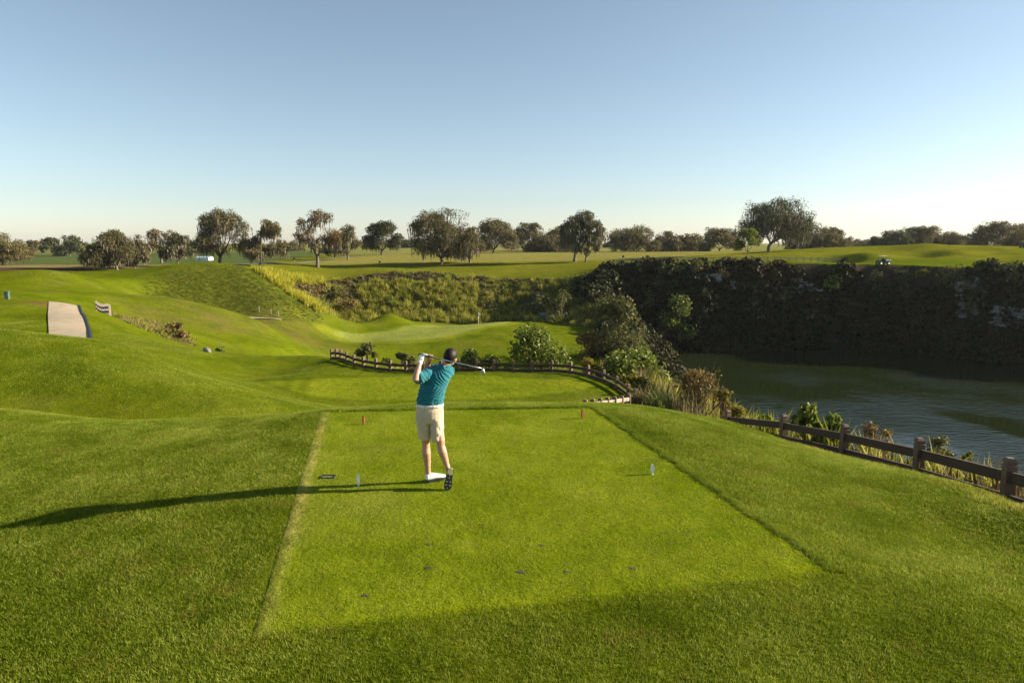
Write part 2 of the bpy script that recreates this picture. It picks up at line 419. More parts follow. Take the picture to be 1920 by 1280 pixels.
def ground_colour(X, Y, Z):
    n1 = fbm(X * 0.05, Y * 0.05, 21); n2 = fbm(X * 0.35, Y * 0.35, 22); n3 = fbm(X * 1.7, Y * 1.7, 23, 3)
    c = np.zeros(X.shape + (3,)) + np.array((0.098, 0.128, 0.005))
    st = vnoise(X * .9 + Y * .35, Y * .06 - X * .02, 24)                      # faint mowing passes
    c *= (1 + 0.16 * n1 + 0.14 * n2 + 0.10 * n3 + 0.07 * st * sstep(14, 20, Y))[..., None]
    c = lerp3(c, (0.14, 0.13, 0.03), 0.4 * sstep(0.1, 0.7, n2 + 0.4 * n1))           # drier patches
    # mown lower tee, approach and green
    d2 = sdf(TEE2, X, Y)
    c = lerp3(c, (0.165, 0.205, 0.012), sstep(-0.2, 0.2, d2) * 0.9)
    c = lerp3(c, (0.075, 0.10, 0.012), sstep(0.25, 0.0, np.abs(d2)) * 0.4)
    da = sdf(APRON, X, Y); dg = sdf(GREEN, X, Y)
    c = lerp3(c, (0.155, 0.19, 0.012), sstep(-0.6, 0.4, da))
    c = lerp3(c, (0.215, 0.25, 0.05), sstep(-0.4, 0.3, dg))
    # wheel tracks across the lower terrace
    for tr in ([(598, 672, 40.5), (575, 715, 35), (562, 745, 31), (610, 760, 29.5)], [(570, 674, 41), (545, 712, 36), (535, 735, 32), (560, 757, 30)], [(470, 700, 37), (500, 725, 33), (560, 750, 30.5)]):
        tp = np.array([W(*q)[:2] for q in tr])
        for a_, b_ in zip(tp[:-1], tp[1:]):
            e_ = b_ - a_; t_l = np.clip(((X - a_[0]) * e_[0] + (Y - a_[1]) * e_[1]) / (e_ @ e_), 0, 1)
            dl = np.hypot(X - a_[0] - t_l * e_[0], Y - a_[1] - t_l * e_[1])
            c = lerp3(c, (0.062, 0.085, 0.004), 0.55 * sstep(0.42, 0.1, dl))
    # sandy worn patches on the middle hillside
    for (u, v, Yd, r) in [(440, 615, 96, 9), (520, 600, 110, 6), (370, 600, 78, 5), (560, 640, 100, 6)]:
        px, py, _ = W(u, v, Yd)
        g = np.exp(-((X - px) ** 2 + ((Y - py) * 0.7) ** 2) / r ** 2)
        c = lerp3(c, (0.115, 0.088, 0.032), np.clip(g * (0.45 + 0.5 * n2), 0, 0.6))
    c = lerp3(c, (0.150, 0.158, 0.014), 0.9 * sstep(158, 168, Y + 3 * n2))          # pale cut fairway of the plateau
    # fallow meadow beyond the far plateau and the crops on the left
    me = sstep(206, 216, Y + 5 * n1) * sstep(-75, -55, X) * sstep(95, 70, X - 0.25 * (Y - 210))
    c = lerp3(c, (0.235, 0.215, 0.062), me * (0.8 + 0.2 * n2))
    me2 = sstep(330, 360, Y)
    c = lerp3(c, (0.20, 0.20, 0.07), me2 * 0.7)
    crop = sstep(205, 212, Y) * sstep(470, 440, Y) * sstep(-72, -82, X + 0.14 * (Y - 210))
    c = lerp3(c, (0.085, 0.118, 0.036), crop)
    tan = sstep(168, 174, Y) * sstep(207, 203, Y) * sstep(-78, -92, X)
    c = lerp3(c, (0.22, 0.17, 0.08), tan)
    tan2 = sstep(120, 132, Y) * sstep(176, 168, Y) * sstep(-96, -104, X)
    c = lerp3(c, (0.085, 0.055, 0.035), tan2)
    # brown gravel strip by the utility box
    a = np.array(W(-80, 548, 62)[:2]); b = np.array(W(92, 577, 55)[:2])
    e = b - a; t = np.clip(((X - a[0]) * e[0] + (Y - a[1]) * e[1]) / (e @ e), 0, 1)
    ds = np.hypot(X - a[0] - t * e[0], Y - a[1] - t * e[1])
    c = lerp3(c, (0.16, 0.085, 0.045), sstep(0.75, 0.35, ds))
    c = lerp3(c, (0.080, 0.092, 0.013), 0.7 * sstep(-4, 4.0, sdf(ROUGH, X, Y) + 3 * n2))
    # bank behind the green and quarry walls: earth and litter
    bank = sstep(-1, 1.5, sdf(BANK, X, Y))
    c = lerp3(c, (0.085, 0.085, 0.028), bank)
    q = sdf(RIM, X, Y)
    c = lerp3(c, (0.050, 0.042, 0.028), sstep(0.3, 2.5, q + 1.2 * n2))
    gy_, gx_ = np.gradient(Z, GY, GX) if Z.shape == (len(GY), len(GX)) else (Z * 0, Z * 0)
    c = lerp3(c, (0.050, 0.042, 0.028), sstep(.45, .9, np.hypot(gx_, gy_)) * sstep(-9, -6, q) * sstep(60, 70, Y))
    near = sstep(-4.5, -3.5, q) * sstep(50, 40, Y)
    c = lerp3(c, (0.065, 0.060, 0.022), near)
    return np.clip(c, 0.005, 0.9)

BANK = poly_w([W(*p)[:2] for p in [(602, 594, 119.5), (562, 566, 120.5), (523, 540, 121.5), (474, 506, 123.5), (495, 504, 142), (560, 524, 157), (630, 528, 167), (720, 514, 169), (800, 513, 169), (880, 521, 168), (1000, 527, 164), (1100, 516, 161), (1150, 503, 158)]]
              + [(22, 150), (22, 136), (20, 124)] + [W(*p)[:2] for p in [(1000, 612, 141), (960, 600, 147), (860, 603, 147), (740, 602, 146), (640, 606, 143)]])

ROUGH = poly_w([W(*p)[:2] for p in [(290, 556, 105), (400, 586, 107), (480, 595, 108), (598, 594, 119), (520, 540, 121), (470, 507, 123), (420, 502, 120), (350, 510, 117), (300, 530, 112)]])

def ground_material():
    m, ns, ls, bs = nodes_of('turf')
    at = ns.new('ShaderNodeAttribute'); at.attribute_name = 'col'
    ge = ns.new('ShaderNodeNewGeometry')
    n1 = ns.new('ShaderNodeTexNoise'); n1.inputs['Scale'].default_value = 22; n1.inputs['Detail'].default_value = 6; n1.inputs['Roughness'].default_value = 0.75
    n2 = ns.new('ShaderNodeTexNoise'); n2.inputs['Scale'].default_value = 2.2; n2.inputs['Detail'].default_value = 6; n2.inputs['Roughness'].default_value = 0.7
    ls.new(ge.outputs['Position'], n1.inputs['Vector']); ls.new(ge.outputs['Position'], n2.inputs['Vector'])
    r1 = ramp(ns, [(0.25, (0.55, 0.55, 0.5)), (0.55, (1, 1, 1)), (0.8, (1.35, 1.3, 1.3))])
    r2 = ramp(ns, [(0.3, (0.82, 0.85, 0.8)), (0.7, (1.14, 1.1, 1.1))])
    ls.new(n1.outputs['Fac'], r1.inputs['Fac']); ls.new(n2.outputs['Fac'], r2.inputs['Fac'])
    n3 = ns.new('ShaderNodeTexNoise'); n3.inputs['Scale'].default_value = 0.35; n3.inputs['Detail'].default_value = 8; n3.inputs['Roughness'].default_value = 0.72
    ls.new(ge.outputs['Position'], n3.inputs['Vector'])
    r3 = ramp(ns, [(0.3, (0.62, 0.72, 0.65)), (0.5, (1, 1, 1)), (0.7, (1.34, 1.14, 1.2))])
    ls.new(n3.outputs['Fac'], r3.inputs['Fac'])
    m3 = ns.new('ShaderNodeMix'); m3.data_type = 'RGBA'; m3.blend_type = 'MULTIPLY'; m3.inputs[0].default_value = 1
    ls.new(r2.outputs['Color'], m3.inputs[6]); ls.new(r3.outputs['Color'], m3.inputs[7])
    m1 = ns.new('ShaderNodeMix'); m1.data_type = 'RGBA'; m1.blend_type = 'MULTIPLY'; m1.inputs[0].default_value = 1
    m2 = ns.new('ShaderNodeMix'); m2.data_type = 'RGBA'; m2.blend_type = 'MULTIPLY'; m2.inputs[0].default_value = 1
    ls.new(at.outputs['Color'], m1.inputs[6]); ls.new(r1.outputs['Color'], m1.inputs[7])
    ls.new(m1.outputs[2], m2.inputs[6]); ls.new(m3.outputs[2], m2.inputs[7])
    ls.new(m2.outputs[2], bs.inputs['Base Color'])
    bs.inputs['Roughness'].default_value = 0.8
    bs.inputs['Specular IOR Level'].default_value = 0.0
    bs.inputs['Sheen Weight'].default_value = 0.0
    bs.inputs['Sheen Roughness'].default_value = 0.6
    bs.inputs['Sheen Tint'].default_value = (0.75, 0.85, 0.25, 1)
    b = ns.new('ShaderNodeBump'); b.inputs['Strength'].default_value = 0.55; b.inputs['Distance'].default_value = 0.05
    b2 = ns.new('ShaderNodeBump'); b2.inputs['Strength'].default_value = 0.55; b2.inputs['Distance'].default_value = 0.3
    ls.new(n1.outputs['Fac'], b.inputs['Height']); ls.new(n2.outputs['Fac'], b2.inputs['Height'])
    ls.new(b2.outputs['Normal'], b.inputs['Normal'])
    ls.new(b.outputs['Normal'], bs.inputs['Normal'])
    return m

M_TURF = ground_material()
def sheet(name, X, Y, Z, mat):
    ny, nx = X.shape
    v = np.stack([X.ravel(), Y.ravel(), Z.ravel()], 1)
    i = np.arange(nx * ny).reshape(ny, nx)
    f = np.stack([i[:-1, :-1].ravel(), i[:-1, 1:].ravel(), i[1:, 1:].ravel(), i[1:, :-1].ravel()], 1)
    return np_mesh(name, v, f, (mat,), smooth=True)

def add_col(me, c):
    at = me.attributes.new('col', 'FLOAT_COLOR', 'POINT')
    c = np.concatenate([c.reshape(-1, 3), np.ones((c.reshape(-1, 3).shape[0], 1))], 1).astype(np.float32)
    at.data.foreach_set('color', c.ravel())

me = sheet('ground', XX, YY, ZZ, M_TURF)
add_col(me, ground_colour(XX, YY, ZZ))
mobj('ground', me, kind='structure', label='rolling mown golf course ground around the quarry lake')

# tee sheet: closely mown
s_, t_ = np.meshgrid(np.concatenate([[-.014], np.linspace(0, 1, 60), [1.014]]), np.concatenate([[-.010], np.linspace(0, 1, 90), [1.010]]))
P = [np.array(p) for p in TEE]
TX = (1 - t_) * ((1 - s_) * P[0][0] + s_ * P[1][0]) + t_ * ((1 - s_) * P[3][0] + s_ * P[2][0])
TY = (1 - t_) * ((1 - s_) * P[0][1] + s_ * P[1][1]) + t_ * ((1 - s_) * P[3][1] + s_ * P[2][1])
def tee_colour(X, Y):
    n1 = fbm(X * 0.5, Y * 0.5, 31); n2 = fbm(X * 2.2, Y * 2.2, 32); n3 = fbm(X * 6, Y * 6, 33)
    c = np.zeros(X.shape + (3,)) + np.array((0.160, 0.208, 0.006))
    c *= (1 + 0.10 * n1 + 0.10 * n2 + 0.06 * n3)[..., None]
    c = lerp3(c, (0.17, 0.175, 0.035), 0.5 * sstep(0.15, 0.7, n1 + 0.3 * n2))
    c = lerp3(c, (0.098, 0.128, 0.005), 0.8 * sstep(.10, .01, tee_uv(X, Y) + .04 * n2))       # ragged mowing line
    # dry string line down the left edge and the worn near corner
    a = np.array(TEE[0]); b = np.array(TEE[3]); e = b - a
    t = np.clip(((X - a[0]) * e[0] + (Y - a[1]) * e[1]) / (e @ e), 0, 1)
    ds = np.hypot(X - a[0] - t * e[0], Y - a[1] - t * e[1])
    c = lerp3(c, (0.40, 0.34, 0.10), sstep(0.20, 0.08, ds) * np.clip(0.8 + 0.4 * n3, 0, 1) * (0.35 + 0.65 * sstep(0.15, 0.4, t)))
    return c
TZ = np.where((s_ < 0) | (s_ > 1) | (t_ < 0) | (t_ > 1), -.035, .006)
me = sheet('tee_box', TX, TY, TZ, M_TURF)
add_col(me, tee_colour(TX, TY))
mobj('tee_box', me, kind='structure', label='closely mown rectangular tee box under the golfer')

# ------------------------------------------------------------------ water
def water_material():
    m, ns, ls, bs = nodes_of('lake_water')
    bs.inputs['Base Color'].default_value = (0.012, 0.019, 0.005, 1)
    bs.inputs['Roughness'].default_value = 0.04
    bs.inputs['IOR'].default_value = 1.33
    ge = ns.new('ShaderNodeNewGeometry')
    mp = ns.new('ShaderNodeMapping'); mp.inputs['Rotation'].default_value = (0, 0, math.radians(18)); mp.inputs['Scale'].default_value = (0.55, 1.5, 1)
    ls.new(ge.outputs['Position'], mp.inputs['Vector'])
    n1 = ns.new('ShaderNodeTexNoise'); n1.inputs['Scale'].default_value = 0.95; n1.inputs['Detail'].default_value = 6; n1.inputs['Distortion'].default_value = 0.4
    ls.new(mp.outputs[0], n1.inputs['Vector'])
    n2 = ns.new('ShaderNodeTexNoise'); n2.inputs['Scale'].default_value = 0.045; n2.inputs['Detail'].default_value = 3
    ls.new(ge.outputs['Position'], n2.inputs['Vector'])
    r = ramp(ns, [(0.42, (0.05, 0.05, 0.05)), (0.62, (1, 1, 1))])
    ls.new(n2.outputs['Fac'], r.inputs['Fac'])
    mu = ns.new('ShaderNodeMath'); mu.operation = 'MULTIPLY'; mu.inputs[1].default_value = 0.85
    ls.new(r.outputs['Color'], mu.inputs[0])
    b = ns.new('ShaderNodeBump'); b.inputs['Distance'].default_value = 0.38
    ls.new(mu.outputs[0], b.inputs['Strength'])
    ls.new(n1.outputs['Fac'], b.inputs['Height'])
    ls.new(b.outputs['Normal'], bs.inputs['Normal'])
    return m
c_ = np.array([130, 70]); wp = c_ + (RIM - c_) * 1.02
me = np_mesh('water', np.concatenate([wp, np.full((len(wp), 1), WATER_Z)], 1), [tuple(range(len(wp)))], (water_material(),))
mobj('water', me, kind='structure', label='dark green quarry lake below the cliffs')
#PART3
# ------------------------------------------------------------------ vegetation helpers
def scatter(name, pts, rots, scls, templates, label, cat='', pick=None):
    "one uncountable object: point cloud that carries instances of small template meshes (kind = stuff)"
    me = bpy.data.meshes.new(name)
    pts = np.asarray(pts, np.float32)
    me.vertices.add(len(pts)); me.vertices.foreach_set('co', pts.ravel())
    for nm, typ, key, arr in (('rot', 'FLOAT_VECTOR', 'vector', rots), ('scl', 'FLOAT_VECTOR', 'vector', scls)):
        at = me.attributes.new(nm, typ, 'POINT'); at.data.foreach_set(key, np.asarray(arr, np.float32).ravel())
    at = me.attributes.new('pick', 'INT', 'POINT')
    pk = RNG.integers(0, len(templates), len(pts)) if pick is None else pick
    at.data.foreach_set('value', np.asarray(pk, np.int32))
    o = mobj(name, me, label=label, kind='stuff')
    coll = bpy.data.collections.new(name + '_templates')
    for i, t in enumerate(templates):
        coll.objects.link(bpy.data.objects.new('%s_%02d' % (name, i), t))
    ng = bpy.data.node_groups.new(name + '_scatter', 'GeometryNodeTree')
    ng.interface.new_socket('Geometry', in_out='INPUT', socket_type='NodeSocketGeometry')
    ng.interface.new_socket('Geometry', in_out='OUTPUT', socket_type='NodeSocketGeometry')
    N = ng.nodes.new
    gi = N('NodeGroupInput'); go = N('NodeGroupOutput')
    ip = N('GeometryNodeInstanceOnPoints'); ci = N('GeometryNodeCollectionInfo')
    ci.inputs['Collection'].default_value = coll
    ci.inputs['Separate Children'].default_value = True
    ci.inputs['Reset Children'].default_value = True
    ip.inputs['Pick Instance'].default_value = True
    def na(nm, typ):
        n = N('GeometryNodeInputNamedAttribute'); n.data_type = typ; n.inputs['Name'].default_value = nm
        return n.outputs['Attribute']
    L = ng.links.new
    L(gi.outputs[0], ip.inputs['Points']); L(ci.outputs[0], ip.inputs['Instance'])
    L(na('pick', 'INT'), ip.inputs['Instance Index'])
    e2r = N('FunctionNodeEulerToRotation')
    L(na('rot', 'FLOAT_VECTOR'), e2r.inputs[0]); L(e2r.outputs[0], ip.inputs['Rotation'])
    L(na('scl', 'FLOAT_VECTOR'), ip.inputs['Scale'])
    L(ip.outputs[0], go.inputs[0])
    md = o.modifiers.new('scatter', 'NODES'); md.node_group = ng
    return o

def tilt_eulers(N_, yaw, follow=1.0):
    "euler angles that stand things on normals N_ turned by yaw"
    out = np.empty((len(N_), 3))
    up = Vector((0, 0, 1))
    for i in range(len(N_)):
        n = Vector(N_[i]); n = up.lerp(n, follow).normalized()
        q = up.rotation_difference(n) @ Quaternion((0, 0, 1), float(yaw[i]))
        out[i] = q.to_euler()
    return out

def rand_unit(n, rng):
    v = rng.normal(size=(n, 3))
    return v / np.linalg.norm(v, axis=1, keepdims=True)

def leaves(P_, size, rng, out=None, droop=0.0, shape=0.55, fold=True):
    """leaf blades at points P_: out = outward direction per leaf. returns verts, faces(tri), value per face"""
    n = len(P_)
    size = np.broadcast_to(size, (n,)) * rng.uniform(0.65, 1.35, n)
    nr = rand_unit(n, rng)
    if out is not None:
        nr = nr * 0.8 + out * 0.7
    nr[:, 2] += 0.35
    nr /= np.linalg.norm(nr, axis=1, keepdims=True)
    a = np.cross(nr, rand_unit(n, rng)); a /= np.linalg.norm(a, axis=1, keepdims=True) + 1e-9
    a[:, 2] -= droop; a /= np.linalg.norm(a, axis=1, keepdims=True)
    b = np.cross(nr, a); b /= np.linalg.norm(b, axis=1, keepdims=True) + 1e-9
    s = size[:, None]
    base = P_ - a * s * 0.5
    tip = P_ + a * s * 0.5 - nr * s * 0.08
    l = P_ + b * s * 0.5 * shape + nr * s * (0.1 if fold else 0)
    r = P_ - b * s * 0.5 * shape + nr * s * (0.1 if fold else 0)
    V = np.stack([base, l, tip, r], 1).reshape(-1, 3)
    i = np.arange(n)[:, None] * 4
    Fc = np.concatenate([i + np.array([[0, 2, 1]]), i + np.array([[0, 3, 2]])], 1).reshape(-1, 3)
    val = np.repeat(np.clip(rng.normal(0.5, 0.2, n), 0, 1), 2)
    return V, Fc, val

def strips(P_, length, width, rng, lean=0.0):
    "hanging or standing narrow blades: P_ start, length may be negative (hangs)"
    n = len(P_)
    yaw = rng.uniform(0, 2 * math.pi, n)
    b = np.stack([np.cos(yaw), np.sin(yaw), 0 * yaw], 1) * (np.broadcast_to(width, (n,)) * rng.uniform(.6, 1.4, n))[:, None] * 0.5
    Ln = np.broadcast_to(length, (n,)) * rng.uniform(.45, 1.3, n)
    d = rng.normal(size=(n, 3)) * lean * np.abs(Ln)[:, None]; d[:, 2] = Ln
    mid = P_ + d * 0.55; mid[:, :2] -= 0.15 * d[:, :2]
    tip = P_ + d
    V = np.stack([P_ - b, P_ + b, mid + b * 0.8, mid - b * 0.8, tip], 1).reshape(-1, 3)
    i = np.arange(n)[:, None] * 5
    Fc = np.concatenate([i + np.array([[0, 1, 2]]), i + np.array([[0, 2, 3]]), i + np.array([[3, 2, 4]])], 1).reshape(-1, 3)
    return V, Fc, np.repeat(np.clip(rng.normal(0.5, 0.2, n), 0, 1), 3)

def merge(parts):
    V = []; Fc = []; A = []; o = 0
    for v, f, a in parts:
        V.append(v); Fc.append(f + o); A.append(a); o += len(v)
    return np.concatenate(V), np.concatenate(Fc), np.concatenate(A)

def tube(path, radii, sides=7, closed=True):
    "tapered tube along a path of points; returns verts, quad/tri faces as triangles"
    path = [Vector(p) for p in path]
    V = []; Fc = []
    prev = None
    for i, p in enumerate(path):
        d = (path[min(i + 1, len(path) - 1)] - path[max(i - 1, 0)]).normalized()
        if prev is None:
            x = d.orthogonal().normalized()
        else:
            x = (prev - d * prev.dot(d)).normalized()
        prev = x
        y = d.cross(x)
        for k in range(sides):
            t = 2 * math.pi * k / sides
            V.append(p + (x * math.cos(t) + y * math.sin(t)) * radii[i])
    for i in range(len(path) - 1):
        for k in range(sides):
            a = i * sides + k; b = i * sides + (k + 1) % sides
            Fc += [(a, b, b + sides), (a, b + sides, a + sides)]
    if closed:
        V.append(path[0]); V.append(path[-1])
        c0 = len(V) - 2; c1 = len(V) - 1; e = (len(path) - 1) * sides
        for k in range(sides):
            Fc.append((c0, (k + 1) % sides, k)); Fc.append((c1, e + k, e + (k + 1) % sides))
    return np.array([tuple(v) for v in V]), np.array(Fc), np.full(len(Fc), 0.5)

def bez(a, b, c, n):
    a, b, c = Vector(a), Vector(b), Vector(c)
    return [a * (1 - t) ** 2 + b * 2 * t * (1 - t) + c * t * t for t in [i / (n - 1) for i in range(n)]]

M_BARK = plain('bark', (0.13, 0.105, 0.08), 0.9, 0.35, 3.0, 0.6)
M_OAK = leafmat('oak_leaves', [(0.0, (0.05, 0.052, 0.02)), (0.5, (0.128, 0.112, 0.046)), (1.0, (0.24, 0.195, 0.09))], 0.25)
M_OAK_DARK = leafmat('dark_oak_leaves', [(0.0, (0.03, 0.042, 0.018)), (0.5, (0.075, 0.086, 0.036)), (1.0, (0.15, 0.15, 0.068))], 0.22)
M_OAK_RUST = leafmat('rusty_leaves', [(0.0, (0.06, 0.05, 0.018)), (0.5, (0.15, 0.095, 0.03)), (1.0, (0.24, 0.15, 0.05))], 0.25)
M_PINE = leafmat('pine_needles', [(0.0, (0.08, 0.11, 0.018)), (0.5, (0.19, 0.225, 0.04)), (1.0, (0.32, 0.33, 0.07))], 0.35)
M_MOSS = leafmat('hanging_moss', [(0.0, (0.085, 0.075, 0.055)), (0.5, (0.165, 0.145, 0.105)), (1.0, (0.25, 0.215, 0.16))], 0.2)
M_LEAF = leafmat('broad_leaves', [(0.0, (0.06, 0.085, 0.014)), (0.5, (0.145, 0.185, 0.032)), (1.0, (0.29, 0.30, 0.065))], 0.3, 0.15, 0.5, 0.12)
M_LEAF_Y = leafmat('yellow_leaves', [(0.0, (0.10, 0.10, 0.02)), (0.5, (0.22, 0.19, 0.03)), (1.0, (0.38, 0.30, 0.05))], 0.3, 0.15)
M_LEAF_B = leafmat('brown_leaves', [(0.0, (0.08, 0.06, 0.024)), (0.45, (0.19, 0.13, 0.05)), (1.0, (0.33, 0.25, 0.08))], 0.25, 0.2)
M_LEAF_O = leafmat('olive_leaves', [(0.0, (0.05, 0.058, 0.02)), (0.5, (0.125, 0.125, 0.042)), (1.0, (0.23, 0.21, 0.075))], 0.25, 0.2)
M_BLADE = leafmat('grass_blades', [(0.0, (0.042, 0.070, 0.002)), (0.5, (0.152, 0.210, 0.008)), (1.0, (0.42, 0.45, 0.09))], 0.4, 0.3, 0.6, 0.08, (0.25, 0.20, 0.035))
M_BLADE_T = leafmat('tee_blades', [(0.0, (0.10, 0.14, 0.004)), (0.5, (0.252, 0.315, 0.013)), (1.0, (0.50, 0.53, 0.11))], 0.4, 0.25, 0.6, 0.08, (0.33, 0.30, 0.06))
M_REED = leafmat('tall_yellow_grass', [(0.0, (0.14, 0.17, 0.012)), (0.5, (0.38, 0.37, 0.03)), (1.0, (0.64, 0.54, 0.10))], 0.4, 0.5)
M_REED_G = leafmat('tall_green_grass', [(0.0, (0.085, 0.11, 0.010)), (0.5, (0.24, 0.25, 0.028)), (1.0, (0.48, 0.42, 0.10))], 0.35, 0.6)
M_ROUGH = leafmat('rough_blades', [(0.0, (0.055, 0.075, 0.008)), (0.5, (0.125, 0.145, 0.016)), (1.0, (0.26, 0.26, 0.05))], 0.25, 0.4)
M_STRAW = leafmat('dry_grass', [(0.0, (0.07, 0.05, 0.025)), (0.5, (0.17, 0.13, 0.06)), (1.0, (0.30, 0.25, 0.12))], 0.2, 0.4)
M_WALL_D = leafmat('wall_shade_dark', [(0.0, (0.0078, 0.0117, 0.0052)), (0.5, (0.0208, 0.0273, 0.0104)), (1.0, (0.0488, 0.0520, 0.0195))], 0.15)  # wall leaf colours: the cliff's shade is put into them
M_WALL_O = leafmat('wall_shade_olive', [(0.0, (0.0136, 0.0161, 0.0062)), (0.5, (0.0360, 0.0372, 0.0124)), (1.0, (0.0806, 0.0744, 0.0248))], 0.2)  # olive leaves darkened to paint in the cliff's shade
M_WALL_B = leafmat('wall_shade_brown', [(0.0, (0.0140, 0.0100, 0.0050)), (0.5, (0.0390, 0.0260, 0.0120)), (1.0, (0.0800, 0.0575, 0.0225))], 0.2)  # brown leaves darkened to paint in the cliff's shade
M_STEM = plain('stems', (0.12, 0.085, 0.05), 0.9, 0.3, 10)

# ------------------------------------------------------------------ trees
def make_tree(name, label, u, Y, vtop, uL, uR, low=0.25, fill=1.0, moss=0.5, mat=None, cat='tree', group=None, vbase=None, forks=5, seed=None, bare=0.0, trunk_r=None):
    """u: trunk foot in the photograph, Y: distance, vtop: crown top, uL/uR: crown sides"""
    rng = np.random.default_rng(seed if seed is not None else int(u * 7 + vtop * 3 + 1000))
    mat = mat or M_OAK
    x0 = W(u, 480, Y)[0]
    z0 = hz(x0, Y)
    H = W(u, vtop, Y)[2] - z0
    xl, xr = W(uL, 480, Y)[0] - x0, W(uR, 480, Y)[0] - x0
    cx, R = (xl + xr) / 2, (xr - xl) / 2
    t = empty(name, (x0, Y, z0 - 0.05), label, cat, group)
    # clump centres gathered in uneven lobes round the limb ends
    n = int(120 * fill)
    nl = max(5, int(7 * min(1.3, R / (.42 * H))))
    lobes_ = []
    for i in range(nl):
        a = 2 * math.pi * (i + rng.uniform(-.3, .3)) / nl
        k = rng.uniform(.0, .95) if i else 1.0
        rr = R * (.66 if k < .7 else .40) * rng.uniform(.75, 1.1) * (1 if i else .25)
        lr = R * rng.uniform(.36, .54)
        hh = H * (low + (1 - low) * (.12 + .76 * k)) - (0 if k < .9 else .35 * lr)
        lobes_.append((np.array((cx * min(1, .4 + k) + rr * math.cos(a), rr * .85 * math.sin(a), hh)), lr))
    lobes_.append((np.array((cx - R * .68, rng.normal(0, .15) * R, H * (low + (1 - low) * .26))), R * .36))
    lobes_.append((np.array((cx + R * .68, rng.normal(0, .15) * R, H * (low + (1 - low) * .30))), R * .36))
    C = []
    for i in range(n):
        lc, lr = lobes_[int(rng.integers(0, len(lobes_)))]
        d_ = rand_unit(1, rng)[0] * rng.uniform(.25, 1.0) ** .5
        p = lc + d_ * lr * np.array((1.0, 1.0, .78))
        p[2] = min(max(p[2], H * low * .8 + .1 * H), H * .95)
        p[0] = min(max(p[0], cx - R * .9), cx + R * .9)
        C.append((p, R * rng.uniform(.12, .23)))
    # limbs
    rt = trunk_r or 0.027 * H + 0.08
    fork = np.array((cx * 0.12, 0, H * max(0.10, low * 0.65)))
    parts = [tube(bez((0, 0, -0.3), (rng.normal(0, .02) * H, rng.normal(0, .02) * H, fork[2] * .5), fork, 5), [rt * 1.35, rt, rt * .9, rt * .85, rt * .8], 8)]
    limbs = []
    for i in range(forks):
        a = 2 * math.pi * i / forks + rng.uniform(-.4, .4)
        e = np.array((cx * .8 + R * .55 * math.cos(a), R * .5 * math.sin(a), H * rng.uniform(0.55, 0.85)))
        m = np.array((fork[0] + (e[0] - fork[0]) * .6, e[1] * .6, fork[2] + (e[2] - fork[2]) * .3))
        pts = bez(fork - np.array((0, 0, .1 * rt)), m, e, 6)
        limbs += [np.array(p) for p in pts[1:]]
        parts.append(tube(pts, [rt * .6, rt * .5, rt * .4, rt * .3, rt * .22, rt * .14], 6))
    LP = np.array(limbs)
    for p, rad in C:
        d = np.linalg.norm(LP - p, axis=1) + 0.6 * np.maximum(0, LP[:, 2] - p[2])
        q = LP[int(np.argmin(d))]
        mid = (q + p) / 2 + rng.normal(0, .05, 3) * R
        parts.append(tube(bez(q, mid, p, 4), [rt * .2, rt * .15, rt * .1, rt * .05], 4, False))
        if rng.uniform() < bare:
            for _ in range(4):
                e = p + rand_unit(1, rng)[0] * rad * np.array((1.2, 1.2, 1.4))
                parts.append(tube([p, (p + e) / 2 + rng.normal(0, .1, 3) * rad, e], [rt * .08, rt * .06, rt * .03], 3, False))
    V, Fc, A = merge(parts)
    mobj('trunk', np_mesh('trunk', V, Fc, (M_BARK,), smooth=True), t)
    # foliage
    ls_ = max(0.12, Y * 0.00135)
    parts = []; mparts = []
    for p, rad in C:
        sub = rand_unit(5, rng) * rad * 0.7
        k = int(min(150, max(40, 7.0 * (rad / ls_) ** 2)) * (0.35 if rng.uniform() < bare else 1))
        d = rand_unit(k, rng)
        r = rng.uniform(0.35, 1.08, (k, 1)) ** 0.6
        base = p + sub[rng.integers(0, 5, k)] * 0.8
        parts.append(leaves(base + d * r * rad * np.array((0.72, 0.72, 0.55)), ls_ * 1.25, rng, d, 0.2, 0.7))
        nm = int(rng.poisson(6 * moss))
        if nm:
            s = p + rng.normal(0, .5, (nm, 3)) * rad * np.array((1, 1, .5)); s[:, 2] -= 0.25 * rad
            mparts.append(strips(s, -np.minimum(0.13 * H, 0.75 * s[:, 2]), ls_ * 0.95, rng, 0.06))
    V, Fc, A = merge(parts)
    mobj('crown', np_mesh('crown', V, Fc, (mat,), fattr=A), t, kind='stuff')
    if mparts:
        V, Fc, A = merge(mparts)
        mobj('hanging_moss', np_mesh('hanging_moss', V, Fc, (M_MOSS,), fattr=A), t, kind='stuff')
    return t

